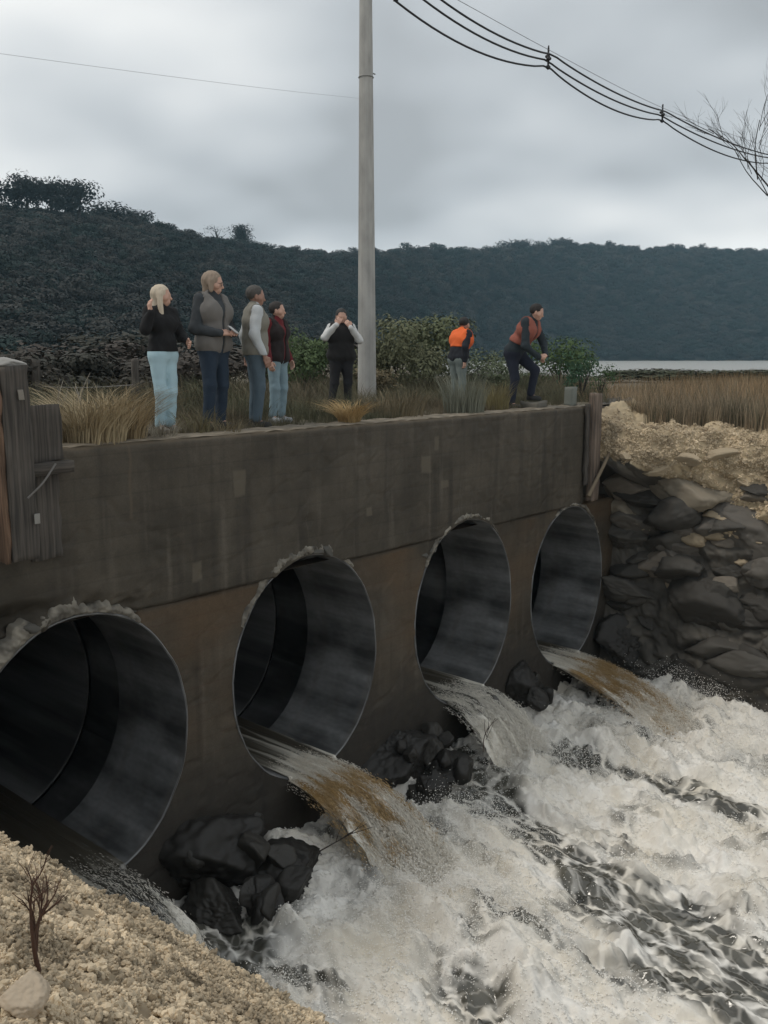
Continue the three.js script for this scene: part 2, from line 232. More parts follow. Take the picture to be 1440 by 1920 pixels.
const cap = grid(460, 10, (u, v) => { const x = mix(2.2, 14.0, u), z = mix(-0.44, -0.03, v); return [x, 0.006 + 0.016 * n3(x * 5, z * 6, 2) - (v === 1 ? 0.012 : 0), z + (v === 1 ? wallZ(x, 0) : 0)]; });
mesh('wall_cap', cap, new THREE.MeshStandardMaterial({ map: capTex, roughness: 0.95, side: THREE.DoubleSide }), headwall);

const pipeTex = tex(1024, 1024, (u, v) => { const n = fbm(u * 12, v * 14, 2, 5), s = fbm(u * 40, v * 5, 7, 4), f = n3(u * 190, v * 190, 3), drip = clamp(fbm(u * 3, v * 60, 17, 4) * 3 - 0.2), blot = clamp(fbm(u * 16, v * 10, 27, 5) * 3.2 - 0.5); let c = mix3([0.05, 0.051, 0.051], [0.225, 0.228, 0.23], clamp(0.5 + 1.7 * n + 1.0 * s)); c = mix3(c, [0.035, 0.033, 0.03], blot * 0.7); c = mix3(c, [0.13, 0.1, 0.07], drip * 0.25); const k = 1 + 0.14 * f; return [c[0] * k, c[1] * k, c[2] * k]; });
const pipeM = new THREE.MeshStandardMaterial({ map: pipeTex, roughness: 0.6, side: THREE.DoubleSide });
const rimM = mat(0.085, 0.08, 0.07, 0.85, { bumpMap: bumpTex, bumpScale: 0.006 });
const mortarM = vmat(0.95);
PIPES.forEach((px, k) => {
  const PY = PYS[k];
  const prof = [[PR + 0.03, -0.2], [PR + 0.028, -0.035], [PR + 0.014, -0.024], [PR, -0.04], [PR, -1.3], [PR + 0.06, -1.32], [PR + 0.58, -1.34], [PR + 0.58, -3.6], [PR + 0.07, -3.62], [PR + 0.07, -2.02], [PR, -2.0], [PR, -9], [0.01, -9.02]];  // joint gap opens into an unseen cavity, shaped so its band stays black
  const g = new THREE.LatheGeometry(prof.map(p => new THREE.Vector2(p[0], p[1])), 72); g.rotateX(Math.PI / 2); g.scale(1, OV, 1); g.translate(px, PY, 0);
  const q = g.attributes.position; for (let i = 0; i < q.count; i++) if (q.getZ(i) > -0.2) { const a = Math.atan2(q.getY(i) - PY, q.getX(i) - px), w = 1 + 0.012 * n3(Math.cos(a) * 4 + k * 5, Math.sin(a) * 4, 1); q.setX(i, px + (q.getX(i) - px) * w); q.setY(i, PY + (q.getY(i) - PY) * w); }
  const P = mesh('pipe', g, pipeM, headwall); P.userData.label = ['leftmost and nearest culvert pipe, partly hidden by the bank', 'second culvert pipe from the left pouring amber water', 'third culvert pipe with foam at its mouth', 'rightmost culvert pipe beside the rock bank'][k];
  // ragged mortar round the crown of the pipe
  const [a0, a1, wd] = [[1.0, 2.7, 0.11], [0.9, 2.6, 0.095], [0.85, 2.5, 0.07], [0.6, 2.0, 0.05]][k];
  const mg = grid(240, 20, (u, v) => { const a = mix(a0, a1, u), fade = Math.sin(Math.PI * u), w = wd * (0.35 + 0.65 * fade) * (1 + 0.9 * n3(u * 9 + k * 7, 2, 1) + 0.5 * n3(u * 27 + k * 7, 5, 1)), rr = PR + 0.02 + w * v * 1.3, x = px + Math.cos(a) * rr, y = PY + Math.sin(a) * rr * OV, dome = Math.sin(Math.PI * clamp(v * 0.9 + 0.12)); return [x, y, -0.035 + 0.045 * dome * (0.4 + fade * 0.6) + 0.045 * fbm(x * 5, y * 5, k, 4) + 0.018 * n3(x * 24, y * 24, k) - (v === 1 || v === 0 ? 0.09 : 0)]; });
  const M = mesh('mortar_collar', paint(mg, (x, y, z) => mix3([0.06, 0.054, 0.046], [0.28, 0.255, 0.21], clamp(0.5 + 1.5 * fbm(x * 6, y * 6, 3 + k, 4)))), mortarM, P); M.userData.label = 'pale crumbling mortar over the pipe mouth';
});
// broken lumps above the pipes
{ const r = rng(91); for (const [x, y, s] of [[7.72, -1.52, 0.09], [7.55, -1.5, 0.07], [9.82, -1.86, 0.07], [9.65, -1.9, 0.06], [5.0, -1.7, 0.06], [3.9, -1.62, 0.07], [3.5, -1.8, 0.08]]) { const g = rockGeo(Math.floor(r() * 1e6), s * 1.5, s * 0.7, s * 0.8, 7); g.rotateZ(r() * 0.8 - 0.4); g.translate(x, y, wallZ(x, y) - 0.02); mesh('broken_concrete', g, rimM, headwall); } }

// ---------- timber posts at the ends of the wall ----------
const woodTex = tex(256, 1024, (u, v) => { const g = fbm(u * 26, v * 2.2, 4, 4), f = n3(u * 120, v * 5, 2), n = fbm(u * 2, v * 4, 9, 3); const c = mix3([0.032, 0.029, 0.026], [0.11, 0.097, 0.085], clamp(0.5 + g * 1.3 + n * 0.5)), k = 1 + 0.25 * f; return [c[0] * k, c[1] * k * 0.98, c[2] * k * 0.95]; });
woodTex.wrapS = woodTex.wrapT = THREE.MirroredRepeatWrapping;
const woodM = new THREE.MeshStandardMaterial({ map: woodTex, bumpMap: woodTex, bumpScale: 0.02, roughness: 0.9, side: THREE.DoubleSide });
const litRustWoodM = new THREE.MeshStandardMaterial({ map: woodTex, color: new THREE.Color().setRGB(1.7, 1.2, 0.9), bumpMap: woodTex, bumpScale: 0.02, roughness: 0.9, side: THREE.DoubleSide });  // rust brown tint, brightened to paint the lit side of the post
const paleWoodM = new THREE.MeshStandardMaterial({ map: woodTex, color: new THREE.Color().setRGB(2.0, 1.75, 1.6), bumpMap: woodTex, bumpScale: 0.02, roughness: 0.9, side: THREE.DoubleSide });
function timber(w, h, d, seed, x, y, z, rot = 0) { const g = worn(w, h, d, seed), p = g.attributes.position, uv = new Float32Array(p.count * 2); for (let i = 0; i < p.count; i++) { const a = h >= w ? p.getX(i) + p.getZ(i) : p.getY(i) + p.getZ(i), b = h >= w ? p.getY(i) : p.getX(i); uv[i * 2] = a * 1.6 + seed; uv[i * 2 + 1] = b * 0.6; } g.setAttribute('uv', new THREE.BufferAttribute(uv, 2)); g.rotateZ(rot); g.translate(x, y, z); return g; }
{
  const T = thing('sluice_post', 'thick weathered timber sluice post with side planks at the left edge of the wall', 'post', [3.74, -0.92, 0.15]);
  mesh('post', timber(0.24, 1.66, 0.22, 1, 0, 0.83, 0.02), woodM, T);
  mesh('post_side', timber(0.05, 1.64, 0.2, 2, -0.15, 0.82, 0.02), litRustWoodM, T).userData.label = 'rust brown board on the left side of the post, lit tone put into its colour';
  mesh('back_plank', timber(0.14, 1.64, 0.08, 3, 0.13, 0.84, -0.17), woodM, T);
  mesh('plank', timber(0.34, 0.5, 0.05, 4, 0.36, 1.07, -0.13), woodM, T);
  mesh('plank', timber(0.3, 0.78, 0.05, 5, 0.32, 0.32, -0.13), woodM, T);
  mesh('rail', timber(0.5, 0.1, 0.12, 6, 0.3, 0.76, -0.03, 0.0), woodM, T);
  mesh('cap', (() => { const g = rockGeo(8, 0.15, 0.05, 0.13, 8); g.translate(0, 1.68, 0.02); return g; })(), mat(0.3, 0.29, 0.27, 1), T).userData.label = 'pale crust on top of the post';
  mesh('wire', tube([[0.02, 0.55, 0.17], [0.14, 0.66, 0.2], [0.3, 0.82, 0.16]], 0.009, 0.009, 6, 10), mat(0.14, 0.13, 0.12, 0.6), T);
  mesh('nail_plate', timber(0.05, 0.09, 0.012, 9, 0.03, 1.42, 0.155), mat(0.2, 0.18, 0.15, 0.7), T);
  mesh('nail_plate', timber(0.05, 0.09, 0.012, 10, 0.1, 0.36, 0.155), mat(0.22, 0.21, 0.19, 0.7), T);
  const U = thing('end_post', 'slim pale timber post closing the right end of the wall', 'post', [14.16, -1.64, 0.09]);
  mesh('post', timber(0.23, 1.86, 0.14, 11, 0.0, 0.93, 0), paleWoodM, U);
  mesh('dark_plank', timber(0.09, 1.4, 0.06, 12, -0.19, 0.98, -0.04), woodM, U);
  mesh('brace', tube([[-0.32, 0.12, 0.1], [0.0, 0.5, 0.14], [0.42, 1.0, 0.18]], 0.035, 0.025, 7, 10), mat(0.2, 0.16, 0.11, 0.95), U);
}

// ---------- churning river ----------
const seg2 = (x, z, a, b) => { const dx = b.x - a.x, dz = b.z - a.z, t = clamp(((x - a.x) * dx + (z - a.z) * dz) / (dx * dx + dz * dz)); return Math.hypot(x - a.x - dx * t, z - a.z - dz * t); };
const WY = -4.98;
const calm = [                                                                                // lanes where dark water shows between the foam: points on the water, half width, strength
  [[[905, 1485], [1010, 1550], [1110, 1605], [1230, 1650], [1330, 1690], [1445, 1790]], 0.32, 1],
  [[[1150, 1665], [1290, 1720], [1450, 1800]], 0.45, 0.85],
  [[[870, 1350], [950, 1395], [1050, 1425]], 0.16, 0.8],
  [[[1060, 1400], [1200, 1440], [1320, 1470], [1450, 1500]], 0.18, 0.75],
  [[[850, 1800], [910, 1835]], 0.2, 0.7],
  [[[1240, 1770], [1340, 1850], [1450, 1890]], 0.3, 0.6],
  [[[200, 1600], [330, 1700], [420, 1780]], 0.5, 1.2],
  [[[830, 1400], [900, 1450], [960, 1490]], 0.2, 1],
  [[[1100, 1290], [1200, 1340], [1310, 1360]], 0.2, 0.6],
].map(([p, w, s]) => [p.map(q => onY(q[0], q[1], WY + 0.1)), w, s]);
function darkness(x, z) { let d = 0; for (const [p, w, s] of calm) for (let i = 1; i < p.length; i++) { const k = seg2(x, z, p[i - 1], p[i]); if (k < w * 2) d = Math.max(d, s * (1 - sst(w * 0.35, w * 1.7, k))); } return d; }
const LAND = [[5.05, 1.5, 0.25], [7.3, 2.7, 0.3], [6.55, 2.1, 0.26], [8.4, 1.7, 0.3], [10.6, 1.3, 0.36], [13.2, 3.3, 0.28], [14.3, 1.9, 0.36], [12.4, 1.7, 0.28]];
const soft = (n, e = 0.012) => Math.sqrt(n * n + e) - Math.sqrt(e);
function waterY(x, z) {
  const wx = x + 0.4 * n3(x * 0.7, 1, z * 0.5), wz = z + 0.4 * n3(x * 0.7, 5, z * 0.5), dk = darkness(x, z), a = mix(1, 0.3, clamp(dk));
  let h = WY - 0.05 * Math.max(0, z) + 0.16 * n3(wx * 0.45, 2, wz * 0.32);
  h += a * (0.42 * soft(n3(wx * 0.95, 3, wz * 0.5), 0.03) + 0.34 * soft(n3(wx * 2.0, 13, wz * 0.95), 0.02) + 0.25 * soft(n3(wx * 3.9, 8, wz * 2.0)) + 0.16 * soft(n3(wx * 7.6, 1, wz * 4.4)) + 0.085 * soft(n3(wx * 15, 6, wz * 9)) + 0.045 * soft(n3(wx * 30, 2, wz * 20)) + 0.014 * n3(wx * 60, 2, wz * 48)) - 0.05;
  h += clamp(dk) * (0.05 * n3(x * 5, 3, z * 2.2) + 0.02 * n3(x * 13, 3, z * 8));
  let rise = 0; for (const [lx, lz, s] of LAND) { const d = Math.hypot((x - lx) / 0.75, (z - lz) / 0.85); if (d < 2) rise = Math.max(rise, s * Math.exp(-d * d * 1.6) * (0.35 + 1.1 * soft(n3(x * 2.2, 4, z * 1.8)) + 0.7 * soft(n3(x * 5, 4, z * 3.4)))); }
  h += rise;
  return h;
}
{
  const x0 = 2.4, x1 = 15.8, z0 = -0.6, z1 = 10, foamCol = [0.84, 0.81, 0.755], creamCol = [0.72, 0.665, 0.565];
  const cellEdge = (x, z) => { const fx = Math.floor(x), fz = Math.floor(z); let d1 = 9, d2 = 9; for (let j = -1; j <= 1; j++) for (let i = -1; i <= 1; i++) { const h = PERM[(PERM[(fx + i) & 255] + fz + j) & 255], px = fx + i + 0.1 + 0.8 * h / 255, pz = fz + j + 0.1 + 0.8 * PERM[h + 17] / 255, d = Math.hypot(px - x, pz - z); if (d < d1) { d2 = d1; d1 = d; } else if (d < d2) d2 = d; } return d2 - d1; };
  const foamOf = (x, z) => {
    const wx = x + 0.25 * n3(x * 1.3, 11, z * 1.0) + 0.07 * n3(x * 6, 2, z * 4) + 0.02 * n3(x * 19, 2, z * 15), wz = z + 0.25 * n3(x * 1.3, 17, z * 1.0) + 0.07 * n3(x * 6, 12, z * 4), dk = darkness(x + 0.24 * n3(x * 1.6, 3, z * 1.2) + 0.08 * n3(x * 6, 3, z * 4), z + 0.24 * n3(x * 1.5, 9, z * 1.5));
    const net = 1 - sst(0.03, 0.3, cellEdge(wx * 3.1, wz * 1.7)), net2 = 1 - sst(0.02, 0.34, cellEdge(wx * 7.5 + 3, wz * 4.6)), n = fbm(wx * 1.3, 5, wz * 0.75, 4), streak = fbm(wx * 5.2, 31, wz * 1.1, 4), holes = clamp(fbm(wx * 2.4, 21, wz * 1.25, 5) * 3.2 - 0.35);
    let f = 0.86 + n * 1.15 + 0.75 * streak - 1.3 * dk - 0.8 * holes;
    return clamp(Math.max(f, (0.85 * net + 0.55 * net2) * (0.5 + 0.4 * clamp(0.8 - dk * 0.4 + n * 1.5))));
  };
  const map = tex(1792, 1792, (u, v) => {
    const x = mix(x0, x1, u), z = mix(z0, z1, v), f = sst(0.05, 1.0, foamOf(x, z)), n = fbm(x * 1.6, 4, z * 1.1, 3), b = n3(x * 42, 3, z * 38);
    const foam = mix3(foamCol, creamCol, clamp(0.34 + n * 1.7 + 0.5 * fbm(x * 6, 14, z * 3.4, 4))), water = mix3([0.045, 0.045, 0.04], [0.135, 0.128, 0.105], clamp(0.45 + 1.3 * fbm(x * 3, 2, z * 2, 3)));
    const c = mix3(water, foam, f), k = 1 + 0.06 * b; return [c[0] * k, c[1] * k, c[2] * k];
  });
  const rmap = tex(512, 512, (u, v) => { const f = sst(0.18, 0.7, foamOf(mix(x0, x1, u), mix(z0, z1, v))), r = mix(0.16, 0.75, f); return [r, r, r]; }, false);
  for (const t of [map, rmap]) t.wrapS = t.wrapT = THREE.MirroredRepeatWrapping;
  const g = grid(580, 440, (u, v) => { const x = mix(1.2, 16.2, u), z = v < 0.8 ? mix(-0.55, 8.2, v / 0.8) : 8.2 + Math.pow((v - 0.8) / 0.2, 2) * 40; return [x, waterY(x, z), z, (x - x0) / (x1 - x0), (z - z0) / (z1 - z0)]; });
  struct('river_water', g, new THREE.MeshStandardMaterial({ map, roughnessMap: rmap, roughness: 1, side: THREE.DoubleSide }), 'churning foamy brown and white river below the pipes', 'river');
}
// ---------- jets pouring from the pipes ----------
function jet(k, o) {
  const px = PIPES[k], L = 90, A = 40, PY = PYS[k], y0 = PY - PR * OV + o.depth, half = o.half = PR * Math.sqrt(1 - (1 - o.depth / (PR * OV)) ** 2) - 0.015, zs = (t) => t < 0.25 ? mix(-8, -0.5, t / 0.25) : mix(-0.5, o.len, (t - 0.25) / 0.75);
  const surf = (bottom) => grid(L, A, (t, c) => {
    const z = zs(t), out = Math.max(0, z), inside = sst(0.1, -0.7, z), chord = PR * Math.sqrt(1 - (1 - o.depth / (PR * OV)) ** 2) - 0.01, fall = 4.9 * (out / o.v) ** 2, cc = c * 2 - 1, spread = mix(half, chord, inside) * (1 + (o.spread ?? 0.12) * out), x = px + o.cx * (1 - inside) + (o.dx || 0) * out + cc * spread;
    const thick = Math.sqrt(Math.max(0, 1 - cc * cc)), arch = Math.max(0, 1 - cc * cc);
    let y = y0 - fall * (1 - 0.12 * arch) - 0.05 * Math.abs(cc) ** 3;
    const rag = sst(0.3, 1, t), ripple = 0.05 * n3(cc * 5 + k * 9, z * 0.8, 2) + 0.03 * n3(cc * 12, z * 1.6, k) + rag * (0.34 * (billow(cc * 2.6 + k, z * 1.6, 5, 4) - 0.12) + 0.05 * n3(cc * 9, z * 4, k));
    if (!bottom) y += ripple * (0.4 + 0.6 * thick); else y = Math.max(y - ((o.depth + 0.14 * clamp(out * 2)) * (1 - 0.4 * clamp(out / o.len)) * thick), out > 0 ? -9 : PY - OV * Math.sqrt(Math.max(0, PR * PR - (x - px) ** 2)) + 0.01) + (cc === -1 || cc === 1 ? ripple * 0.4 : 0.3 * ripple);
    return [x + rag * 0.14 * n3(cc * 3, z * 3, k + 4) + rag * 0.03 * n3(cc * 9, z * 12, k), y, z, c, t];
  });
  return withUV([surf(false), surf(true)]);
}
const jetTex = (base, amberZone, foamLv, seed) => tex(512, 512, (u, v) => {
  const z = v, s = fbm(u * 9 + seed, v * 1.6, 3, 4), s2 = n3(u * 38 + 0.6 * s, v * 3.5, seed), wob = fbm(u * 4, v * 3, seed + 5, 3), b = billow(u * 7, v * 9, seed, 4);
  const zone = sst(0.42, 0.54, z + 0.2 * wob) * (1 - sst(0.6, 0.78, z + 0.34 * wob + 0.12 * s2)), f = clamp(foamLv + 1.3 * s + 0.25 * s2 - 0.7 * zone * amberZone + 1.6 * sst(0.6, 0.84, z + 0.34 * wob) + 0.5 * (b - 0.3));
  const ends = clamp(Math.min(u, 1 - u) * 8);
  const shadedBase = mix3([0.075, 0.066, 0.05], base, sst(0.34, 0.46, v + 0.12 * wob)); let c = mix3(shadedBase, [0.74, 0.7, 0.61], sst(0.12, 0.9, clamp(f * sst(0.16, 0.36, v + 0.1 * s) + 0.5 * (1 - ends) * sst(0.5, 0.65, v)))); return c;  // shade of the pipe painted into the water colour upstream of the mouth
});
const waterM = (t) => new THREE.MeshPhysicalMaterial({ map: t, roughness: 0.28, clearcoat: 0.5, clearcoatRoughness: 0.15, side: THREE.DoubleSide });
const fleck = new THREE.IcosahedronGeometry(1, 1), fleckM = mat(1, 1, 1, 0.45);
const jetInfo = [
  { depth: 0.07, cx: 0, len: 1.7, v: 3.2, spread: -0.1, dx: 0.22, n: 22, foam: 0.0, amber: 0, t: jetTex([0.06, 0.055, 0.046], 0.5, 0.22, 3), l: 'thin dark stream running from the nearest pipe behind the bank' },
  { depth: 0.09, cx: 0, len: 2.3, v: 4.5, spread: 0.16, dx: 0.0, n: 110, foam: 0.5, amber: 1, t: jetTex([0.3, 0.19, 0.08], 1, 0.85, 8), l: 'broad amber water jet pouring from the second pipe' },
  { depth: 0.12, cx: 0, len: 1.4, v: 2.7, spread: 0.3, dx: 0.0, n: 80, foam: 0.85, amber: 0.15, t: jetTex([0.07, 0.064, 0.053], 0.3, 0.45, 13), l: 'frothy white water jet tumbling from the third pipe' },
  { depth: 0.11, cx: 0, len: 2.9, v: 5.8, spread: 0.1, dx: -0.14, n: 110, foam: 0.4, amber: 1, t: jetTex([0.32, 0.2, 0.075], 1, 0.75, 21), l: 'long amber water jet shooting from the rightmost pipe' }];
jetInfo.forEach((o, k) => {
  const T = thing('water_jet', o.l, 'water jet', [0, 0, 0], 0, 'jets from the culvert pipes'); mesh('sheet', jet(k, o), waterM(o.t), T);
  const r = rng(400 + k), y0 = PYS[k] - PR * OV + o.depth, N = o.n * 420, im = new THREE.InstancedMesh(fleck, fleckM, N), ob = new THREE.Object3D(), col = new THREE.Color();
  for (let i = 0; i < N; i++) {                                                               // streaks and flecks riding on and over the sheet
    const c = clamp((r() + r() - 1) * 1.25, -1.15, 1.15), z = mix(-0.6, o.len * 1.02, Math.pow(r(), 0.45)), out = Math.max(0, z), s = clamp(z / o.len), v = o.v * (0.94 + 0.1 * r()), loose = Math.pow(r(), 3) * (0.03 + 0.26 * s * s), sd = c * 6 + k * 9;
    const x = PIPES[k] + o.cx + o.dx * out + c * o.half * (1 + o.spread * out) + (0.02 + 0.06 * s) * n3(sd, z * 2, 3) + (r() - 0.5) * 0.03, lump = 0.22 * s * (billow(c * 2.6 + k, z * 2.2, 5, 3) - 0.1), y = y0 + 0.012 - 4.9 * (out / v) ** 2 * (1 - 0.12 * Math.max(0, 1 - c * c)) - 0.05 * Math.abs(c) ** 3 + lump + loose - (Math.abs(c) > 1 ? 0.08 * r() : 0);
    const q = 0.0014 + 0.0022 * r() * r() + 0.0012 * s, len = 1.5 + 8 * r() * (1 - 0.75 * sst(0.45, 0.95, s)), st = fbm(c * 5 + k * 3, z * 0.7, 2, 3), mid = o.amber * sst(0.08, 0.3, s + 0.3 * st) * (1 - sst(0.36, 0.62, s + 0.75 * st + 0.3 * n3(c * 4 + k, z * 3, 9) + 0.12 * (r() - 0.5))), tone = clamp(mid * 1.25 - (r() < 0.1 ? 0.35 : 0) + (1 - o.foam) * (1 - s) * (0.35 + 1.2 * st));
    ob.position.set(x, y, z); ob.scale.set(q * 1.3, q, q * len); ob.rotation.set(Math.atan2(9.8 * out, v * v) + (r() - 0.5) * 0.25, (r() - 0.5) * 0.3 + o.dx, 0); ob.updateMatrix(); im.setMatrixAt(i, ob.matrix);
    const w = mix3([0.74, 0.7, 0.62], o.amber > 0.5 ? mix3([0.36, 0.235, 0.1], [0.46, 0.32, 0.155], r()) : mix3([0.09, 0.082, 0.068], [0.3, 0.28, 0.24], r()), tone), kk = 0.85 + 0.25 * r(); im.setColorAt(i, col.setRGB(w[0] * kk, w[1] * kk, w[2] * kk));
  }
  im.name = 'froth'; im.castShadow = im.receiveShadow = true; im.userData.kind = 'stuff'; T.add(im);
});
// froth: fine bubbles and flecks thrown up from the foam
{
  const r = rng(31), list = [], add = (X, Z, up, s) => { const Y = waterY(X, Z), q = s * (0.5 + r()); list.push([X, Y + up, Z, q, q * (0.7 + 0.6 * r()), q * (0.8 + 1.2 * r()), r() * 6, 0.81, 0.785, 0.735, r() * 3, r() * 3]); };
  for (let i = 0; i < 150000; i++) { const X = mix(3.6, 15.4, r()), Z = mix(0.1, 7.2, r()), dk = darkness(X, Z); if (dk > 0.45 || n3(X * 1.7, 3, Z * 1.1) + 0.6 * n3(X * 5, 3, Z * 3) < -0.12 + dk) continue; add(X, Z, -0.004 + 0.03 * Math.pow(r(), 4), 0.0055); }
  const gss = () => (r() + r() + r() - 1.5);
  LAND.forEach(([x, z, s], k) => { for (let i = 0; i < 7000; i++) { const X = x + gss() * 0.9, Z = z + gss() * 0.9; if (Z < 0.15 || (X < 6.6 && Z < 1.7)) continue; add(X, Z, Math.pow(r(), 3.2) * (0.14 + s * 0.7), 0.0036); } });
  scatter('spray_froth', new THREE.IcosahedronGeometry(1, 1), mat(1, 1, 1, 0.6), list, 'fine white froth and spray flecks over the river', 'spray');
}

// ---------- banks ----------
const tbl = (t, x) => { if (x <= t[0][0]) return t[0][1]; for (let i = 1; i < t.length; i++) if (x <= t[i][0]) return mix(t[i - 1][1], t[i][1], (x - t[i - 1][0]) / (t[i][0] - t[i - 1][0])); return t[t.length - 1][1]; };
const bankProf = [[-30, -0.3], [-3, -0.8], [0, -0.95], [1.2, -1.3], [2.0, -1.98], [2.75, -2.62], [3.4, -3.2], [3.9, -3.7], [4.6, -4.5]];
const crestX = [[0, 0.4], [0.6, 1.4], [1.1, 2.25], [1.5, 2.72], [2.0, 3.1], [2.5, 3.42], [2.95, 3.62], [3.3, 3.8], [5, 4.1], [9, 4.6], [30, 6]];
function leftBankY(x, z) {
  const wob = 0.16 * n3(x * 1.3, 2, z * 1.3) + 0.09 * n3(x * 3, 4, z * 3), d = (x - tbl(crestX, z) + wob) * 0.8;
  let y = tbl(bankProf, x) + 0.14 * fbm(x * 1.1, 6, z * 1.1, 3) + 0.1 * Math.abs(n3(x * 2.6, 1, z * 2.6)) + 0.035 * n3(x * 8, 1, z * 8);
  if (d > 0) y -= d * 2.6; return Math.max(y, -5.6);
}
const onBank = (px, py) => { const d = rayDir(px, py); for (let t = 2; t < 9; t += 0.02) { const p = CAM.clone().addScaledVector(d, t); if (p.y < leftBankY(p.x, p.z)) return p; } return CAM.clone().addScaledVector(d, 6); };
const mossTone = (x, y, z) => mix3([0.3, 0.24, 0.165], [0.66, 0.54, 0.38], clamp(0.5 + 1.3 * fbm(x * 1.8, y * 1.8, z * 1.8, 3) + 0.35 * n3(x * 14, y * 14, z * 14)));
{
  const g = grid(330, 300, (u, v) => { const x = u < 0.12 ? mix(-30, 0, u / 0.12) : mix(0, 5.9, (u - 0.12) / 0.88), z = v < 0.85 ? mix(0.05, 6.5, v / 0.85) : 6.5 + Math.pow((v - 0.85) / 0.15, 2) * 40; return [x, leftBankY(x, z), z]; });
  struct('near_bank', paint(g, (x, y, z) => { const c = mossTone(x, y, z); return x - tbl(crestX, z) > 0.12 + 0.1 * n3(x * 3, 1, z * 3) ? [0.05, 0.045, 0.038] : [c[0] * 0.6, c[1] * 0.58, c[2] * 0.55]; }), vmat(1), 'sloping bank covered in dry cream plant matter in the near left corner', 'bank');
}
// crumbly clumps: a small knot of curled bits
function knot(seed) { const r = rng(seed), gs = []; for (let i = 0; i < 7; i++) { const g = new THREE.IcosahedronGeometry(0.36 + 0.25 * r(), 1); g.deleteAttribute('uv'); g.scale(1, 0.55 + 0.5 * r(), 0.6 + 0.5 * r()); g.rotateX(r() * 6); g.rotateY(r() * 6); const p = g.attributes.position; for (let j = 0; j < p.count; j++) { const k = 1 + 0.5 * n3(p.getX(j) * 3 + i, p.getY(j) * 3, p.getZ(j) * 3 + seed); p.setXYZ(j, p.getX(j) * k, p.getY(j) * k, p.getZ(j) * k); } g.translate((r() - 0.5) * 1.5, (r() - 0.5) * 0.9, (r() - 0.5) * 1.5); g.computeVertexNormals(); gs.push(g); } return join(gs); }
const knots = [knot(1), knot(2), knot(3)];
{
  const r = rng(41), lists = [[], [], []];
  for (let i = 0; i < 48000; i++) {
    const x = mix(0.4, 4.6, r()), z = mix(0.7, 6.2, r()), d = x - tbl(crestX, z) + 0.16 * n3(x * 1.3, 2, z * 1.3) + 0.09 * n3(x * 3, 4, z * 3); if (d > 0.06 || r() < 0.0) continue;
    const y = leftBankY(x, z); if (y < -5.0 || n3(x * 7, 50, z * 7) > 0.42) continue;
    const q = (0.008 + 0.034 * r() * r() * r() + 0.006 * r()), c = mossTone(x, y, z), k = 0.75 + 0.55 * r(), gr = r() < 0.12 ? 0.6 : 1; lists[i % 3].push([x, y + q * 0.3, z, q * (1 + 0.5 * r()), q, q, r() * 6.28, c[0] * k * gr, c[1] * k * gr, c[2] * k * gr, r() * 2 - 1, r() * 2 - 1]);
  }
  lists.forEach((l, i) => scatter('dry_ground_cover', knots[i], mat(1, 1, 1, 1), l, 'crumbly cream dry plant bits matted over the near bank', 'ground cover'));
}
const rb = { crest: (z) => mix(14.5, 15.3, sst(0.4, 2.3, z)), };
const inland = [[0, 300], [0.05, 60], [0.12, 26], [0.2, 19], [0.3, 16.6]];
function rightBank(u, v) {
  const z = u < 0.9 ? mix(-0.75, 8.5, u / 0.9) : 8.5 + ((u - 0.9) / 0.1) ** 2 * 60, cr = rb.crest(z); let x, y;
  const lift = 0.33 * sst(0.5, -0.4, z) + 0.1 * sst(2, 5, z);
  if (v < 0.3) { x = tbl(inland, v); y = -0.38 - 0.1 * sst(20, 60, x) - 2.2 * sst(58, 75, x); return [x, y + lift * sst(40, 17, x) + 0.06 * fbm(x, 1, z, 3), z]; }
  const w = (v - 0.3) / 0.7; // down the face
  if (w < 0.22) { const t = w / 0.22; x = mix(16.6, cr, t); y = mix(-0.38, -0.46, t); }
  else if (w < 0.36) { const t = (w - 0.22) / 0.14; x = cr - 0.1 * Math.sin(t * 2.2) + 0.05 * t; y = mix(-0.46, -1.05, t); }
  else { const t = (w - 0.36) / 0.64, back = mix(15.32, 15.2, sst(0, 3, z)); x = mix(cr - 0.03, back, sst(0, 0.1, t)) - 0.42 * sst(0.3, 1, t); y = mix(-1.05, -5.5, t); }
  const rk = 0.5 * (billow(z * 1.2, y * 1.9, x * 0.4, 4) - 0.12) + 0.14 * fbm(z * 3.4, y * 5.2, 3, 3) + 0.03 * n3(z * 13, y * 17, 1);
  const face = sst(0.16, 0.4, w); x -= rk * face * sst(-0.3, 0.5, z); y += lift + (1 - face) * (0.16 * fbm(x * 2, 3, z * 2, 3) + 0.17 * Math.abs(n3(x * 2.6, 6, z * 2.6)) + 0.08 * Math.abs(n3(x * 7, 6, z * 7)) + 0.03 * n3(x * 16, 1, z * 16));
  return [x, y, z];
}
const matEdge = (y, z) => -0.98 - 1.1 * sst(0.6, 2.0, z) + 0.45 * fbm(z * 1.6, y * 0.5, 8, 4);
const stoneTone = (x, y, z) => mix3([0.05, 0.046, 0.04], [0.13, 0.118, 0.1], clamp(0.5 + 1.3 * fbm(x * 1.5, y * 2.2, z * 1.5, 4) + 0.3 * n3(x * 11, y * 14, z * 11)));
let farBank;
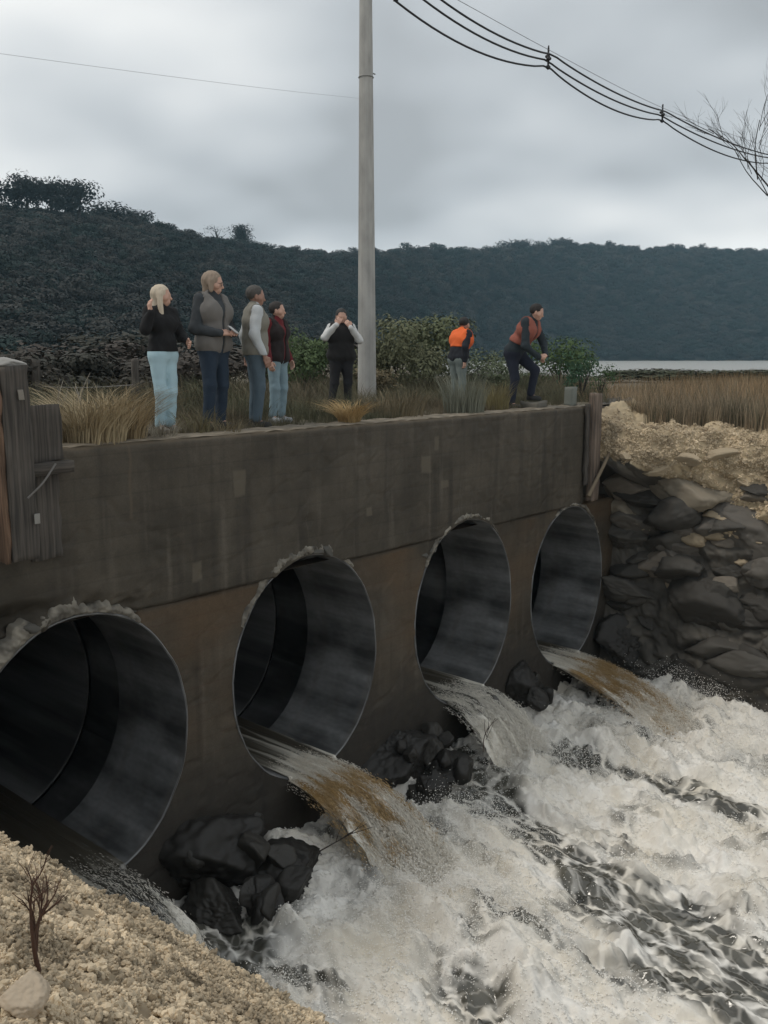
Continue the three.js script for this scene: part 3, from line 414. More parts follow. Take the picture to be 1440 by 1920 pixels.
{
  const g = grid(330, 230, (u, v) => rightBank(u, v));
  farBank = struct('far_bank', paint(g, (x, y, z) => { if (x > 18) return [0.12, 0.1, 0.065]; const c = mossTone(x, y, z); return y > matEdge(y, z) && z > -0.3 ? [c[0] * 0.8, c[1] * 0.78, c[2] * 0.72] : stoneTone(x, y, z); }), vmat(0.9), 'steep rubble stone bank right of the pipes with a cream dry mat on top', 'bank');
  const r = rng(61), lists = [[], [], []];
  for (let i = 0; i < 15000; i++) {
    const u = mix(0.06, 0.62, r()), v = mix(0.38, 0.72, r()), p = rightBank(u, v); if (p[2] < -0.05 || p[1] < matEdge(p[1], p[2]) + 0.25 * n3(p[1] * 3, p[2] * 3, 3) || n3(p[0] * 2, p[1] * 2, p[2] * 2) > 0.4) continue;
    const q = 0.012 + 0.03 * r() * r() * r(), c = mossTone(p[0], p[1], p[2]), k = 0.8 + 0.55 * r(); lists[i % 3].push([p[0] - 0.005, p[1] + 0.005, p[2], q * (1 + 0.7 * r()), q * 0.8, q * 1.2, r() * 6.28, c[0] * k, c[1] * k, c[2] * k, r() * 2, r() * 2]);
  }
  lists.forEach((l, i) => scatter('dry_bank_mat', knots[i], mat(1, 1, 1, 1), l, 'cream dry plant mat hanging over the top of the far bank', 'ground cover'));
  // stones set in the face
  const stoneMs = [[0.05, 0.046, 0.04], [0.075, 0.069, 0.06], [0.12, 0.108, 0.093], [0.18, 0.155, 0.125], [0.24, 0.205, 0.155]].map(c => mat(...c, 0.8, { bumpMap: bumpTex, bumpScale: 0.01 }));
  const paleM = mat(0.36, 0.29, 0.2, 0.9, { bumpMap: bumpTex, bumpScale: 0.01 }), variants = [...Array(7)].map((_, i) => rockGeo(300 + i, 1, 1, 1, 11));
  const put = (z, y, s, m, k) => { let best = null; for (let j = 0; j <= 60; j++) { const p = rightBank((z + 0.75) / 9.25 * 0.9, mix(0.46, 1, j / 60)); if (!best || Math.abs(p[1] - y) < Math.abs(best[1] - y)) best = p; } const q = mesh('stone', variants[k % 7], m, farBank); q.position.set(best[0] + s * (m === paleM ? 0.2 : 0.24), y, z); q.scale.set(s * 0.75, s * (0.42 + 0.35 * r()), s * (0.85 + 0.6 * r())); q.rotation.set(r() * 0.5 - 0.25, r() * 0.8 - 0.4, r() * 0.5 - 0.25); };
  for (let i = 0; i < 72; i++) { const z = mix(0.15, 4.4, r()), y = mix(-4.75, -1.25, Math.pow(r(), 0.85)); put(z, y, 0.28 + 0.5 * r() * r() + 0.15 * r(), stoneMs[Math.floor(r() * (y < -3.2 ? 2.1 : y < -2.2 ? 3.3 : 5))], i); }
  for (const [px, py, s] of [[1275, 945, 0.34], [1385, 965, 0.46], [1330, 990, 0.36], [1420, 1000, 0.4], [1290, 1010, 0.3], [1225, 1115, 0.15], [1415, 1045, 0.2], [1160, 1010, 0.12], [1360, 1090, 0.3], [1180, 855, 0.16], [1235, 880, 0.2], [1300, 860, 0.24], [1370, 850, 0.28], [1420, 900, 0.26], [1310, 915, 0.2], [1210, 925, 0.16]]) { const p = at(px, py, 15.6); put(p.z, p.y, s, px === 1360 ? stoneMs[3] : paleM, px); }
}
// ---------- dark boulders and broken footing at the water line ----------
const boulderM = [[0.019, 0.017, 0.0145], [0.025, 0.0225, 0.019], [0.033, 0.03, 0.025]].map(c => mat(...c, 0.62, { bumpMap: bumpTex, bumpScale: 0.012 }));
[
  [5.9, -4.72, -0.05, 0.82, 0.62, 0.7, 'large dark eroded footing between the two nearest pipes'],
  [6.35, -4.98, 0.6, 0.5, 0.36, 0.55, 'wet dark footing edge left of the amber jet'],
  [5.5, -5.02, 0.5, 0.42, 0.34, 0.5, 'dark rock beside the stream of the nearest pipe'],
  [9.0, -4.6, 0.0, 0.66, 0.55, 0.55, 'dark eroded footing right of the second pipe'],
  [9.4, -4.85, 0.45, 0.45, 0.36, 0.5, 'black rock under the left lip of the third pipe'],
  [8.8, -4.95, 0.7, 0.36, 0.28, 0.42, 'low wet rock right of the amber jet'],
  [12.15, -4.6, 0.0, 0.45, 0.5, 0.4, 'dark footing between the third and rightmost pipes'],
  [15.0, -4.4, 0.4, 0.5, 0.55, 0.55, 'dark smooth rock at the right of the rightmost pipe'],
  [15.0, -4.7, 1.3, 0.45, 0.4, 0.65, 'low dark rock at the foot of the rock bank'],
  [15.1, -4.8, 2.4, 0.42, 0.38, 0.7, 'farther right dark rock along the foot of the rock bank'],
].forEach(([x, y, z, sx, sy, sz, label], i) => { const m = mesh('boulder', rockGeo(700 + i * 3, sx, sy, sz), boulderM[i % 3]); m.position.set(x, y, z); tag(m, label, 'rock', 'dark rocks at the water line'); });
{ const q = onBank(40, 1895); const m = mesh('pale_stone', rockGeo(55, 0.085, 0.07, 0.1), mat(0.42, 0.34, 0.25, 0.9, { bumpMap: bumpTex, bumpScale: 0.006 })); m.position.set(q.x, leftBankY(q.x, q.z) + 0.045, q.z); tag(m, 'smooth pale pinkish stone in the bottom left corner', 'stone'); }

{ // smaller rubble heaped round the piers
  const r = rng(811), vs = [...Array(6)].map((_, i) => rockGeo(900 + i, 1, 1, 1, 9)), words = ['pier between the two nearest pipes', 'pier right of the second pipe', 'pier left of the rightmost pipe'];
  [[5.4, 6.4, 1.0, 12, 0], [8.65, 9.7, 0.8, 10, 1], [11.95, 12.4, 0.4, 5, 2]].forEach(([x0, x1, zm, n, w]) => { for (let i = 0; i < n; i++) { const x = mix(x0, x1, r()), z = 0.05 + zm * Math.pow(r(), 0.8), s = 0.09 + 0.17 * r() * r() + 0.04 * r(), m = mesh('rubble_stone', vs[i % 6], boulderM[i % 3]); m.position.set(x, -4.28 - 0.6 * clamp(z / 1.1) + 0.12 * (r() - 0.5), z); m.scale.set(s * 1.2, s * 0.85, s); m.rotation.set(r() * 6, r() * 6, r() * 6); tag(m, `small dark rubble stone heaped against the ${words[w]}`, 'stone', `rubble against the ${words[w]}`); } });
}

// ---------- pole and cables ----------
{
  const b = V(12.41, -0.03, -3.6), P = thing('utility_pole', 'tall round concrete utility pole standing behind the wall', 'utility pole', [b.x, b.y, b.z]);
  const prof = []; for (let i = 0; i <= 40; i++) { const y = i / 40 * 9.2; prof.push(new THREE.Vector2(mix(0.172, 0.088, i / 40), y)); } prof.push(new THREE.Vector2(0, 9.22));
  const pt = tex(256, 1024, (u, v) => { const n = fbm(u * 5, v * 20, 1, 4), s = fbm(u * 30, v * 2, 6, 3), k = clamp(0.5 + n + 0.5 * s); return mix3([0.27, 0.265, 0.25], [0.42, 0.41, 0.385], k); });
  mesh('shaft', new THREE.LatheGeometry(prof, 28), new THREE.MeshStandardMaterial({ map: pt, roughness: 0.85, side: THREE.DoubleSide }), P);
  const band = new THREE.TorusGeometry(0.128, 0.008, 6, 28); band.rotateX(Math.PI / 2); band.translate(0, 5.62, 0); mesh('band', band, mat(0.2, 0.2, 0.19, 0.5), P);
  const step = new THREE.CylinderGeometry(0.012, 0.012, 0.08, 8); step.rotateZ(Math.PI / 2); step.translate(0.13, 5.7, 0.06); mesh('bolt', step, mat(0.2, 0.2, 0.19, 0.5), P);
  const hw = at(742, -2, 16.4).sub(b); mesh('bracket', join([tube([[0, hw.y + 0.15, 0], hw.clone().multiplyScalar(0.5).setY(hw.y + 0.12), hw.clone().add(V(0, 0.08, 0))], 0.03, 0.025, 8, 8)]), mat(0.08, 0.08, 0.08, 0.6), P);
  const ins = new THREE.LatheGeometry([[0, -0.06], [0.05, -0.05], [0.03, -0.02], [0.055, 0], [0.03, 0.03], [0.05, 0.05], [0.02, 0.09], [0, 0.09]].map(p => new THREE.Vector2(...p)), 16); ins.translate(hw.x, hw.y + 0.02, hw.z); mesh('insulator', ins, mat(0.05, 0.05, 0.055, 0.4), P);
}
const wireM = mat(0.02, 0.02, 0.022, 0.6), S1 = at(1028, 112, 20), S2 = at(1242, 216, 25.5), S3 = at(1445, 300, 32);
function cable(pts, r, sag, label) { const c = []; for (let i = 0; i < pts.length - 1; i++) for (let j = 0; j < 10; j++) { const t = j / 10, p = pts[i].clone().lerp(pts[i + 1], t); p.y -= sag * 4 * t * (1 - t); c.push(p); } c.push(pts[pts.length - 1]); const m = mesh('power_cable', tube(c, r, r, 6, 140), wireM); return tag(m, label, 'cable', 'overhead cables'); }
{
  const E = at(1900, 440, 50), off = (p, dy, dx) => p.clone().add(V(0, dy, 0)).addScaledVector(RT, dx);
  cable([at(742, 2, 16.4), off(S1, -0.14, -0.02), off(S2, -0.13, -0.02), off(S3, -0.12, 0), off(E, -0.1, 0)], 0.02, 0.28, 'lowest thick black overhead cable, ending at the pole bracket');
  cable([at(790, -4, 16.6), off(S1, -0.0, -0.07), off(S2, 0.0, -0.06), off(S3, 0.06, 0), off(E, 0.1, 0)], 0.02, 0.17, 'middle thick black overhead cable, between the other two thick cables');
  cable([at(820, -6, 16.8), off(S1, 0.1, 0.09), off(S2, 0.1, 0.08), off(S3, 0.14, 0.1), off(E, 0.16, 0.1)], 0.02, 0.14, 'uppermost thick black overhead cable');
  const mw = mesh('messenger_wire', tube([at(852, -4, 16.9), off(S1, 0.2, 0.02), off(S2, 0.19, 0.02), off(S3, 0.4, 0), off(E, 0.4, 0)], 0.006, 0.006, 5, 60), mat(0.25, 0.25, 0.26, 0.6)); tag(mw, 'thin pale wire running above the thick overhead cables', 'wire');
  const lw = mesh('thin_wire', tube([at(-60, 92, 30), at(160, 122, 32), at(420, 156, 36), at(690, 186, 60)], 0.006, 0.006, 5, 40), mat(0.3, 0.3, 0.31, 0.6)); tag(lw, 'very thin pale wire crossing the sky left of the pole', 'wire');
  [[S1, 'cable spacer nearer the pole'], [S2, 'cable spacer farther from the pole']].forEach(([p, l]) => { const T = thing('cable_spacer', l, 'cable spacer', [p.x, p.y, p.z], 0.7, 'spacers on the overhead cables'); mesh('frame', join([tube([[0, -0.2, 0], [0, 0.24, 0]], 0.022, 0.022, 6, 4), tube([[-0.1, -0.02, 0], [0.1, 0.1, 0]], 0.022, 0.022, 6, 4), tube([[-0.1, -0.0, 0], [0, -0.15, 0]], 0.02, 0.02, 6, 4)]), wireM, T); for (const q of [[0, -0.15, 0], [-0.08, 0, 0], [0.1, 0.1, 0]]) { const g = new THREE.IcosahedronGeometry(0.042, 2); g.scale(1, 1, 1.4); g.translate(...q); mesh('clamp', g, wireM, T); } const h = new THREE.TorusGeometry(0.04, 0.012, 5, 12); h.translate(0, 0.25, 0); mesh('hook', h, wireM, T); });
}
// ---------- bare trees and twigs ----------
function branching(seed, base, dir, len, r0, depth, out) { const r = rng(seed), rec = (p, d, l, rad, k) => { const m = p.clone().addScaledVector(d, l * 0.5).add(V(r() - 0.5, r() * 0.4, r() - 0.5).multiplyScalar(l * 0.14)), e = p.clone().addScaledVector(d, l).add(V(r() - 0.5, r() * 0.5, r() - 0.5).multiplyScalar(l * 0.15)); (out[Math.min(k, 1)] ||= []).push(tube([p, m, e], rad, rad * 0.6, k > 2 ? 4 : 6, 5)); if (k >= depth) return; const n = k === 0 ? 5 : 3 + Math.floor(r() * 2); for (let i = 0; i < n; i++) { const t = 0.45 + 0.55 * (i + r()) / n, q = p.clone().lerp(e, t); rec(q, d.clone().add(V(r() * 2 - 1, r() * 1.2 - 0.35, r() * 2 - 1).multiplyScalar(0.75)).normalize(), l * (0.5 + 0.25 * r()), rad * 0.55, k + 1); } }; rec(base, dir, len, r0, 0); }
{
  const b = polar(1478, 23, -0.5), T = thing('bare_tree', 'leafless tree whose twigs reach in at the right edge above the reeds', 'tree', [b.x, b.y, b.z]), o = []; branching(17, V(0, 0, 0), V(0, 1, 0), 3.9, 0.05, 5, o);
  mesh('trunk', join(o[0]), barkM, T); mesh('branches', join(o[1]), barkM, T);
  const q = onBank(78, 1835), D = thing('dead_shrub', 'thin reddish brown dead shrub on the near bank', 'plant', [q.x, leftBankY(q.x, q.z) - 0.02, q.z]), s = []; branching(23, V(0, 0, 0), V(-0.05, 1, 0), 0.26, 0.011, 3, s); const dm = mat(0.07, 0.035, 0.022, 0.95); mesh('stem', join(s[0]), dm, D); mesh('branches', join(s[1]), dm, D);
  const tw = mesh('twig', (() => { const s2 = []; branching(29, V(0, 0, 0), V(0.6, 0.35, 0.5).normalize(), 0.42, 0.008, 1, s2); return join(s2.flat()); })(), mat(0.035, 0.028, 0.022, 1)); tw.position.set(6.15, -4.28, 1.35); tag(tw, 'dark twig sticking out of the foam below the amber jet', 'twig', 'twigs');
  const t2 = mesh('twig', (() => { const s2 = []; branching(37, V(0, 0, 0), V(0.15, 1, 0.1).normalize(), 0.36, 0.007, 1, s2); return join(s2.flat()); })(), mat(0.05, 0.03, 0.022, 1)); t2.position.set(9.5, -4.4, 1.1); tag(t2, 'thin upright twig by the rocks below the third pipe', 'twig', 'twigs');
}
// ---------- grasses, reeds, shrubs ----------
function blades(seed, n, h, spread, w, lean, droop = 0.3) {
  const r = rng(seed), pos = [], S = 4;
  for (let i = 0; i < n; i++) {
    const a = r() * 6.283, d = Math.sqrt(r()) * spread, bx = Math.cos(a) * d, bz = Math.sin(a) * d, H = h * (0.55 + 0.45 * r()), la = a + (r() - 0.5) * 2.2, ln = lean * (0.25 + r()) * H, ww = w * (0.6 + 0.7 * r()), sx = -Math.sin(la + 1.5 * r()), sz = Math.cos(la + 1.5 * r());
    const pt = (t) => [bx + Math.cos(la) * ln * t * t, H * (t - droop * lean * t * t * t), bz + Math.sin(la) * ln * t * t];
    for (let k = 0; k < S; k++) { const t0 = k / S, t1 = (k + 1) / S, p = pt(t0), q = pt(t1), w0 = ww * (1 - t0 * 0.85), w1 = ww * (1 - t1 * 0.95); const A = [p[0] - sx * w0, p[1], p[2] - sz * w0], B = [p[0] + sx * w0, p[1], p[2] + sz * w0], C = [q[0] + sx * w1, q[1], q[2] + sz * w1], D = [q[0] - sx * w1, q[1], q[2] - sz * w1]; pos.push(...A, ...B, ...C, ...A, ...C, ...D); }
  }
  const g = new THREE.BufferGeometry(); g.setAttribute('position', new THREE.Float32BufferAttribute(pos, 3)); g.computeVertexNormals(); return g;
}
const straw = (k, s = 1) => mat(0.24 * k, 0.185 * k, 0.105 * k * s, 0.95);
const colAt = (px, z, y = 0) => { let lo = 0, hi = 80; for (let i = 0; i < 50; i++) { const m = (lo + hi) / 2, q = V(m, y, z).sub(CAM), sx = q.dot(RT) / q.dot(FW); if (720 + 1700 * sx < px) lo = m; else hi = m; } return lo; };
{
  const tuft = (px, z, n, h, sp, w, lean, c, label, name = 'dry_grass_tuft') => { const x = colAt(px, z), m = mesh(name, blades(Math.round(px * 3 + n), n, h, sp, w, lean), mat(...c, 0.95)); m.position.set(x, groundY(x, z) - 0.01, z); return tag(m, label, 'grass', 'grass tufts on the wall top'); };
  tuft(140, -0.42, 280, 0.66, 0.24, 0.006, 1.1, [0.26, 0.21, 0.13], 'leftmost straw grass tuft, next to the sluice post');
  tuft(178, -0.3, 460, 0.88, 0.28, 0.0065, 0.95, [0.36, 0.29, 0.18], 'thick tall straw grass tuft left of the blonde woman, middle of three');
  tuft(228, -0.45, 340, 0.8, 0.26, 0.006, 0.9, [0.29, 0.22, 0.125], 'straw grass tuft just left of the blonde woman');
  tuft(655, -0.28, 420, 0.52, 0.13, 0.0055, 1.15, [0.36, 0.25, 0.115], 'golden drooping grass tuft at the foot of the pole');
  tuft(370, -0.5, 130, 0.4, 0.2, 0.006, 0.7, [0.15, 0.13, 0.07], 'olive dry tuft between the two leftmost women');
  tuft(425, -0.32, 110, 0.3, 0.2, 0.005, 0.8, [0.2, 0.165, 0.1], 'low dry tuft in front of the woman in grey vest');
  tuft(300, -0.35, 140, 0.3, 0.2, 0.005, 0.8, [0.24, 0.215, 0.165], 'pale dry weeds around the feet of the blonde woman');
  tuft(870, -0.45, 420, 0.78, 0.3, 0.006, 0.4, [0.17, 0.175, 0.135], 'grey green tall weeds in front of the person in orange vest');
  tuft(925, -0.6, 260, 0.6, 0.24, 0.006, 0.5, [0.19, 0.16, 0.075], 'olive weeds left of the leaning man');
  tuft(740, -0.7, 300, 0.6, 0.4, 0.006, 0.6, [0.16, 0.13, 0.08], 'dull brown weeds right of the pole');
  // bare pale stems beside the sluice post
  for (const [px, py, l] of [[146, 650, 'pale forked dead stem above the straw tuft'], [108, 630, 'thin pale dead stalk right of the sluice post']]) { const z = -0.7, x = colAt(px, z), o = []; branching(px, V(0, 0, 0), V(0.05, 1, 0.02), 0.42, 0.009, 1, o); const m = mesh('dead_weed', join(o.flat()), mat(0.26, 0.235, 0.2, 0.95)); m.position.set(x, groundY(x, z), z); tag(m, l, 'plant', 'dead stems by the sluice post'); }
  // low grass along the top
  const r = rng(71), g1 = blades(3, 26, 0.3, 0.14, 0.004, 0.7), g2 = blades(4, 22, 0.4, 0.12, 0.004, 0.5), L1 = [], L2 = [];
  for (let i = 0; i < 3800; i++) { const z = -0.42 - Math.pow(r(), 1.6) * 11, x = mix(2.5, 15 - z * 1.6, r()), bare2 = z > -1.2 && fbm(x * 0.8, 3, z, 3) > 0.1; if (bare2) continue; const s = (0.5 + 0.7 * r()) * (z > -1 ? 0.55 : z > -3.5 ? 1.1 : 1.7), k = 0.6 + 0.7 * r(), c = mix3([0.15, 0.122, 0.08], [0.06, 0.07, 0.036], clamp(0.5 + 2 * fbm(x * 0.4, 9, z * 0.4, 3))); (r() < 0.5 ? L1 : L2).push([x, groundY(x, z) - 0.01, z, s, s, s, r() * 6.28, c[0] * k, c[1] * k, c[2] * k]); }
  scatter('roadside_grass', g1, leafM, L1, 'short mixed grass behind the top of the wall', 'grass'); scatter('roadside_grass', g2, leafM, L2, 'thin upright weeds behind the top of the wall', 'grass');
  // reed bed
  const reed = [blades(8, 14, 0.72, 0.1, 0.0055, 0.12), blades(9, 12, 0.8, 0.1, 0.005, 0.2)], RL = [[], []];
  for (let i = 0; i < 9000; i++) { const t = Math.pow(r(), 1.5), z = mix(-1.2, 7.5, r()), x = mix(15.75 + 0.5 * n3(z, 1, 1), 33, t); if (x < 15.8 && z < 0.4) continue; const s = 0.85 + 0.35 * r(), k = 0.6 + 0.75 * r(), n = clamp(0.5 + 1.6 * fbm(x * 0.35, 3, z * 0.5, 3)), c = r() < 0.25 ? [0.1, 0.095, 0.06] : mix3([0.36, 0.235, 0.12], [0.3, 0.24, 0.165], n); RL[i % 2].push([x, -0.42 + 0.1 * sst(2, 5, z), z, s, s * (x < 16.6 ? 0.8 : 1), s, r() * 6.28, c[0] * k, c[1] * k, c[2] * k]); }
  for (let i = 0; i < 5000; i++) { const z = mix(-14, -1.2, r()), x = mix(18.5, 42, r()); const s = 0.8 + 0.4 * r(), k = 0.6 + 0.7 * r(), c = mix3([0.26, 0.165, 0.08], [0.2, 0.16, 0.1], r()); if (z < -4 - (x - 20) * 0.1) continue; RL[i % 2].push([x, -0.4, z, s, s, s, r() * 6.28, c[0] * k, c[1] * k, c[2] * k]); }
  RL.forEach((l, i) => scatter('reed_bed', reed[i], leafM, l, 'bed of tan dry reeds above the far bank', 'reeds'));
}
function bush(px, s, h, w, c, label, seed, n = 1500, leaf = 0.06, name = 'shrub', zfix) {
  const b = polar(px, s); b.y = groundY(b.x, b.z) - 0.03; const T = thing(name, label, 'shrub', [b.x, b.y, b.z], 0, 'shrubs behind the wall'), cr = leafCrown(seed, n, 11, leaf, [1, 0.8, 1]); cr.scale(w * 0.78, h * 0.86, w * 0.78); cr.translate(0, h * 0.6, 0); mesh('foliage', cr, mat(...c, 0.95), T);
  const r = rng(seed + 1), st = []; for (let i = 0; i < 6; i++) { const a = r() * 6.28, d = w * 0.3 * r(); st.push(tube([[0, 0, 0], [Math.cos(a) * d * 0.4, h * 0.3, Math.sin(a) * d * 0.4], [Math.cos(a) * d, h * 0.65, Math.sin(a) * d]], 0.012 + 0.008 * h, 0.005, 5, 5)); } mesh('stems', join(st), barkM, T); return T;
}
bush(572, 19.5, 1.35, 1.25, [0.075, 0.11, 0.045], 'rounded green shrub between the red jacket and the person in black', 201, 4200, 0.032);
bush(745, 20, 1.6, 1.6, [0.12, 0.125, 0.07], 'wide grey green shrub just right of the pole', 202, 4600, 0.032);
bush(805, 21, 1.6, 1.8, [0.105, 0.12, 0.062], 'dull green shrub left of the person in orange vest', 203, 4600, 0.032);
bush(700, 17.6, 0.6, 1.0, [0.13, 0.105, 0.06], 'low brownish shrub at the right foot of the pole', 214, 1300, 0.05);
bush(905, 20, 1.0, 1.3, [0.1, 0.12, 0.07], 'pale green shrub between orange vest and leaning man', 204, 3200, 0.032);
bush(1050, 24, 1.25, 1.4, [0.07, 0.11, 0.04], 'soft green shrub right of the leaning man', 205, 3600, 0.034);
bush(1092, 18.2, 0.95, 0.6, [0.04, 0.085, 0.045], 'small leafy green plant at the right end of the wall', 206, 700, 0.05);
bush(1128, 18.6, 0.72, 0.5, [0.05, 0.09, 0.035], 'low leafy plant just right of the end post', 207, 500, 0.045);
[[1165, 36, 0.5, 3.4], [1240, 37, 0.58, 3.4], [1310, 36, 0.52, 3.8], [1385, 38, 0.45, 3.4], [1440, 37, 0.5, 3.4], [1500, 38, 0.5, 3.4]].forEach(([px, s, h, w], i) => bush(px, s, h, w, [[0.045, 0.052, 0.026], [0.055, 0.05, 0.03]][i % 2], ['leftmost of the dark low shrubs along the lake shore', 'second dark low shrub from the left along the lake shore', 'third dark low shrub from the left along the lake shore', 'fourth dark low shrub from the left along the lake shore', 'dark low shrub cut by the right edge along the lake shore', 'dark low shrub just past the right edge along the lake shore'][i], 220 + i, 2600, 0.055));
[[20, 15, 0.9, 1.5], [95, 17, 1.0, 1.8], [150, 21, 1.2, 2.2], [225, 18, 0.8, 1.8], [260, 24, 1.4, 2.6], [345, 20, 1.1, 2.2], [440, 24, 1.2, 2.6], [520, 27, 1.2, 2.6], [630, 26, 1.2, 2.6]].forEach(([px, s, h, w], i) => bush(px, s, h, w, [[0.05, 0.045, 0.037], [0.04, 0.04, 0.032], [0.06, 0.05, 0.042]][i % 3], ['low dark scrub right behind the sluice post', 'brown scrub behind the dead stalk', 'dark scrub behind the forked dead stem', 'low brown scrub behind the middle straw tuft', 'tall dark scrub just left of the blonde woman', 'dark scrub between the two leftmost women', 'dark scrub between grey vest and khaki vest', 'dark scrub behind the red jacket', 'dark scrub behind the person in black'][i], 240 + i, 1700, 0.055));
{ // old wire fence posts at the left
  for (const [px, s, l] of [[252, 15.5, 'short grey fence post left of the blonde woman'], [66, 14.5, 'short grey fence post right behind the sluice post']]) { const b = polar(px, s), y = groundY(b.x, b.z); const m = mesh('fence_post', timber(0.1, 0.85, 0.1, px, 0, 0.42, 0), woodM); m.position.set(b.x, y - 0.02, b.z); tag(m, l, 'post', 'old fence posts'); }
  const a = polar(66, 14.5), b = polar(252, 15.5), w = mesh('fence_wire', tube([V(a.x, 0.36, a.z), V((a.x + b.x) / 2, 0.33, (a.z + b.z) / 2), V(b.x, 0.36, b.z)], 0.008, 0.008, 5, 12), mat(0.2, 0.19, 0.18, 0.6)); tag(w, 'slack wire between the two old fence posts', 'wire');
  // small kerb block and pipe stub by the end post
  const k = mesh('marker_block', worn(0.16, 0.32, 0.16, 3, 0.01), mat(0.16, 0.17, 0.15, 0.9)); k.position.set(13.85, 0.16, -0.22); tag(k, 'small grey green block at the right end of the wall', 'block');
}

// ---------- people ----------
function nets(sdf, lo, hi, cell) {                                                            // surface nets of a distance field
  const n = [0, 1, 2].map(i => Math.ceil((hi[i] - lo[i]) / cell) + 2), [nx, ny, nz] = n, f = new Float32Array(nx * ny * nz), id = new Int32Array(nx * ny * nz).fill(-1), pos = [], idx = [];
  for (let k = 0, q = 0; k < nz; k++) for (let j = 0; j < ny; j++) for (let i = 0; i < nx; i++, q++) f[q] = sdf(lo[0] + (i - 0.5) * cell, lo[1] + (j - 0.5) * cell, lo[2] + (k - 0.5) * cell);
  const at3 = (i, j, k) => i + nx * (j + ny * k);
  for (let k = 0; k < nz - 1; k++) for (let j = 0; j < ny - 1; j++) for (let i = 0; i < nx - 1; i++) {
    let m = 0, c = 0, x = 0, y = 0, z = 0; const v = []; for (let a = 0; a < 8; a++) { const d = f[at3(i + (a & 1), j + ((a >> 1) & 1), k + (a >> 2))]; v.push(d); if (d < 0) m |= 1 << a; } if (m === 0 || m === 255) continue;
    for (let a = 0; a < 8; a++) for (const b of [1, 2, 4]) if (!(a & b)) { const e = a | b; if ((v[a] < 0) !== (v[e] < 0)) { const t = v[a] / (v[a] - v[e]); x += (a & 1) + (b === 1 ? t : 0); y += ((a >> 1) & 1) + (b === 2 ? t : 0); z += (a >> 2) + (b === 4 ? t : 0); c++; } }
    id[at3(i, j, k)] = pos.length / 3; pos.push(lo[0] + (i - 0.5 + x / c) * cell, lo[1] + (j - 0.5 + y / c) * cell, lo[2] + (k - 0.5 + z / c) * cell);
  }
  for (let k = 1; k < nz - 1; k++) for (let j = 1; j < ny - 1; j++) for (let i = 1; i < nx - 1; i++) { const s = f[at3(i, j, k)] < 0;
    const quad = (a, b, c, d, fl) => { if (a < 0 || b < 0 || c < 0 || d < 0) return; fl ? idx.push(a, c, b, a, d, c) : idx.push(a, b, c, a, c, d); };
    if (s !== (f[at3(i + 1, j, k)] < 0)) quad(id[at3(i, j - 1, k - 1)], id[at3(i, j, k - 1)], id[at3(i, j, k)], id[at3(i, j - 1, k)], !s);
    if (s !== (f[at3(i, j + 1, k)] < 0)) quad(id[at3(i - 1, j, k - 1)], id[at3(i - 1, j, k)], id[at3(i, j, k)], id[at3(i, j, k - 1)], !s);
    if (s !== (f[at3(i, j, k + 1)] < 0)) quad(id[at3(i - 1, j - 1, k)], id[at3(i, j - 1, k)], id[at3(i, j, k)], id[at3(i - 1, j, k)], !s); }
  const g = new THREE.BufferGeometry(); g.setAttribute('position', new THREE.Float32BufferAttribute(pos, 3)); g.setIndex(idx); g.computeVertexNormals(); return g;
}
const cap3 = (a, b, ra, rb) => ({ a, b, ra, rb: rb ?? ra });
function capD(c, x, y, z) { const { a, b } = c, bx = b[0] - a[0], by = b[1] - a[1], bz = b[2] - a[2], px = x - a[0], py = y - a[1], pz = z - a[2], l = bx * bx + by * by + bz * bz, t = l ? clamp((px * bx + py * by + pz * bz) / l) : 0; return Math.hypot(px - bx * t, py - by * t, pz - bz * t) - mix(c.ra, c.rb, t); }
const smin = (a, b, k) => { const h = Math.max(0, k - Math.abs(a - b)) / k; return Math.min(a, b) - h * h * k * 0.25; };
function shape(caps, cell, k = 0.03, extra, wrinkle = 0) {
  const lo = [1e9, 1e9, 1e9], hi = [-1e9, -1e9, -1e9]; for (const c of caps) for (const [p, r] of [[c.a, c.ra], [c.b, c.rb]]) for (let i = 0; i < 3; i++) { lo[i] = Math.min(lo[i], p[i] - r - 0.03); hi[i] = Math.max(hi[i], p[i] + r + 0.03); }
  return nets((x, y, z) => { let d = 1e9; for (const c of caps) d = smin(d, capD(c, x, y, z), k); if (wrinkle) d += wrinkle * (1.5 * n3(x * 11, y * 6 + x * 5, z * 11) + 0.8 * n3(x * 25 + y * 9, y * 15, z * 25)); return extra ? extra(d, x, y, z) : d; }, lo, hi, cell);
}
const ellip = (x, y, z, c, r) => { const q = Math.hypot((x - c[0]) / r[0], (y - c[1]) / r[1], (z - c[2]) / r[2]); return (q - 1) * Math.min(...r); };
const fabric = (r, g, b) => mat(r, g, b, 0.95);
const skinM = mat(0.5, 0.3, 0.225, 0.6), darkM = mat(0.015, 0.013, 0.012, 0.5), lipM = mat(0.3, 0.1, 0.09, 0.6);
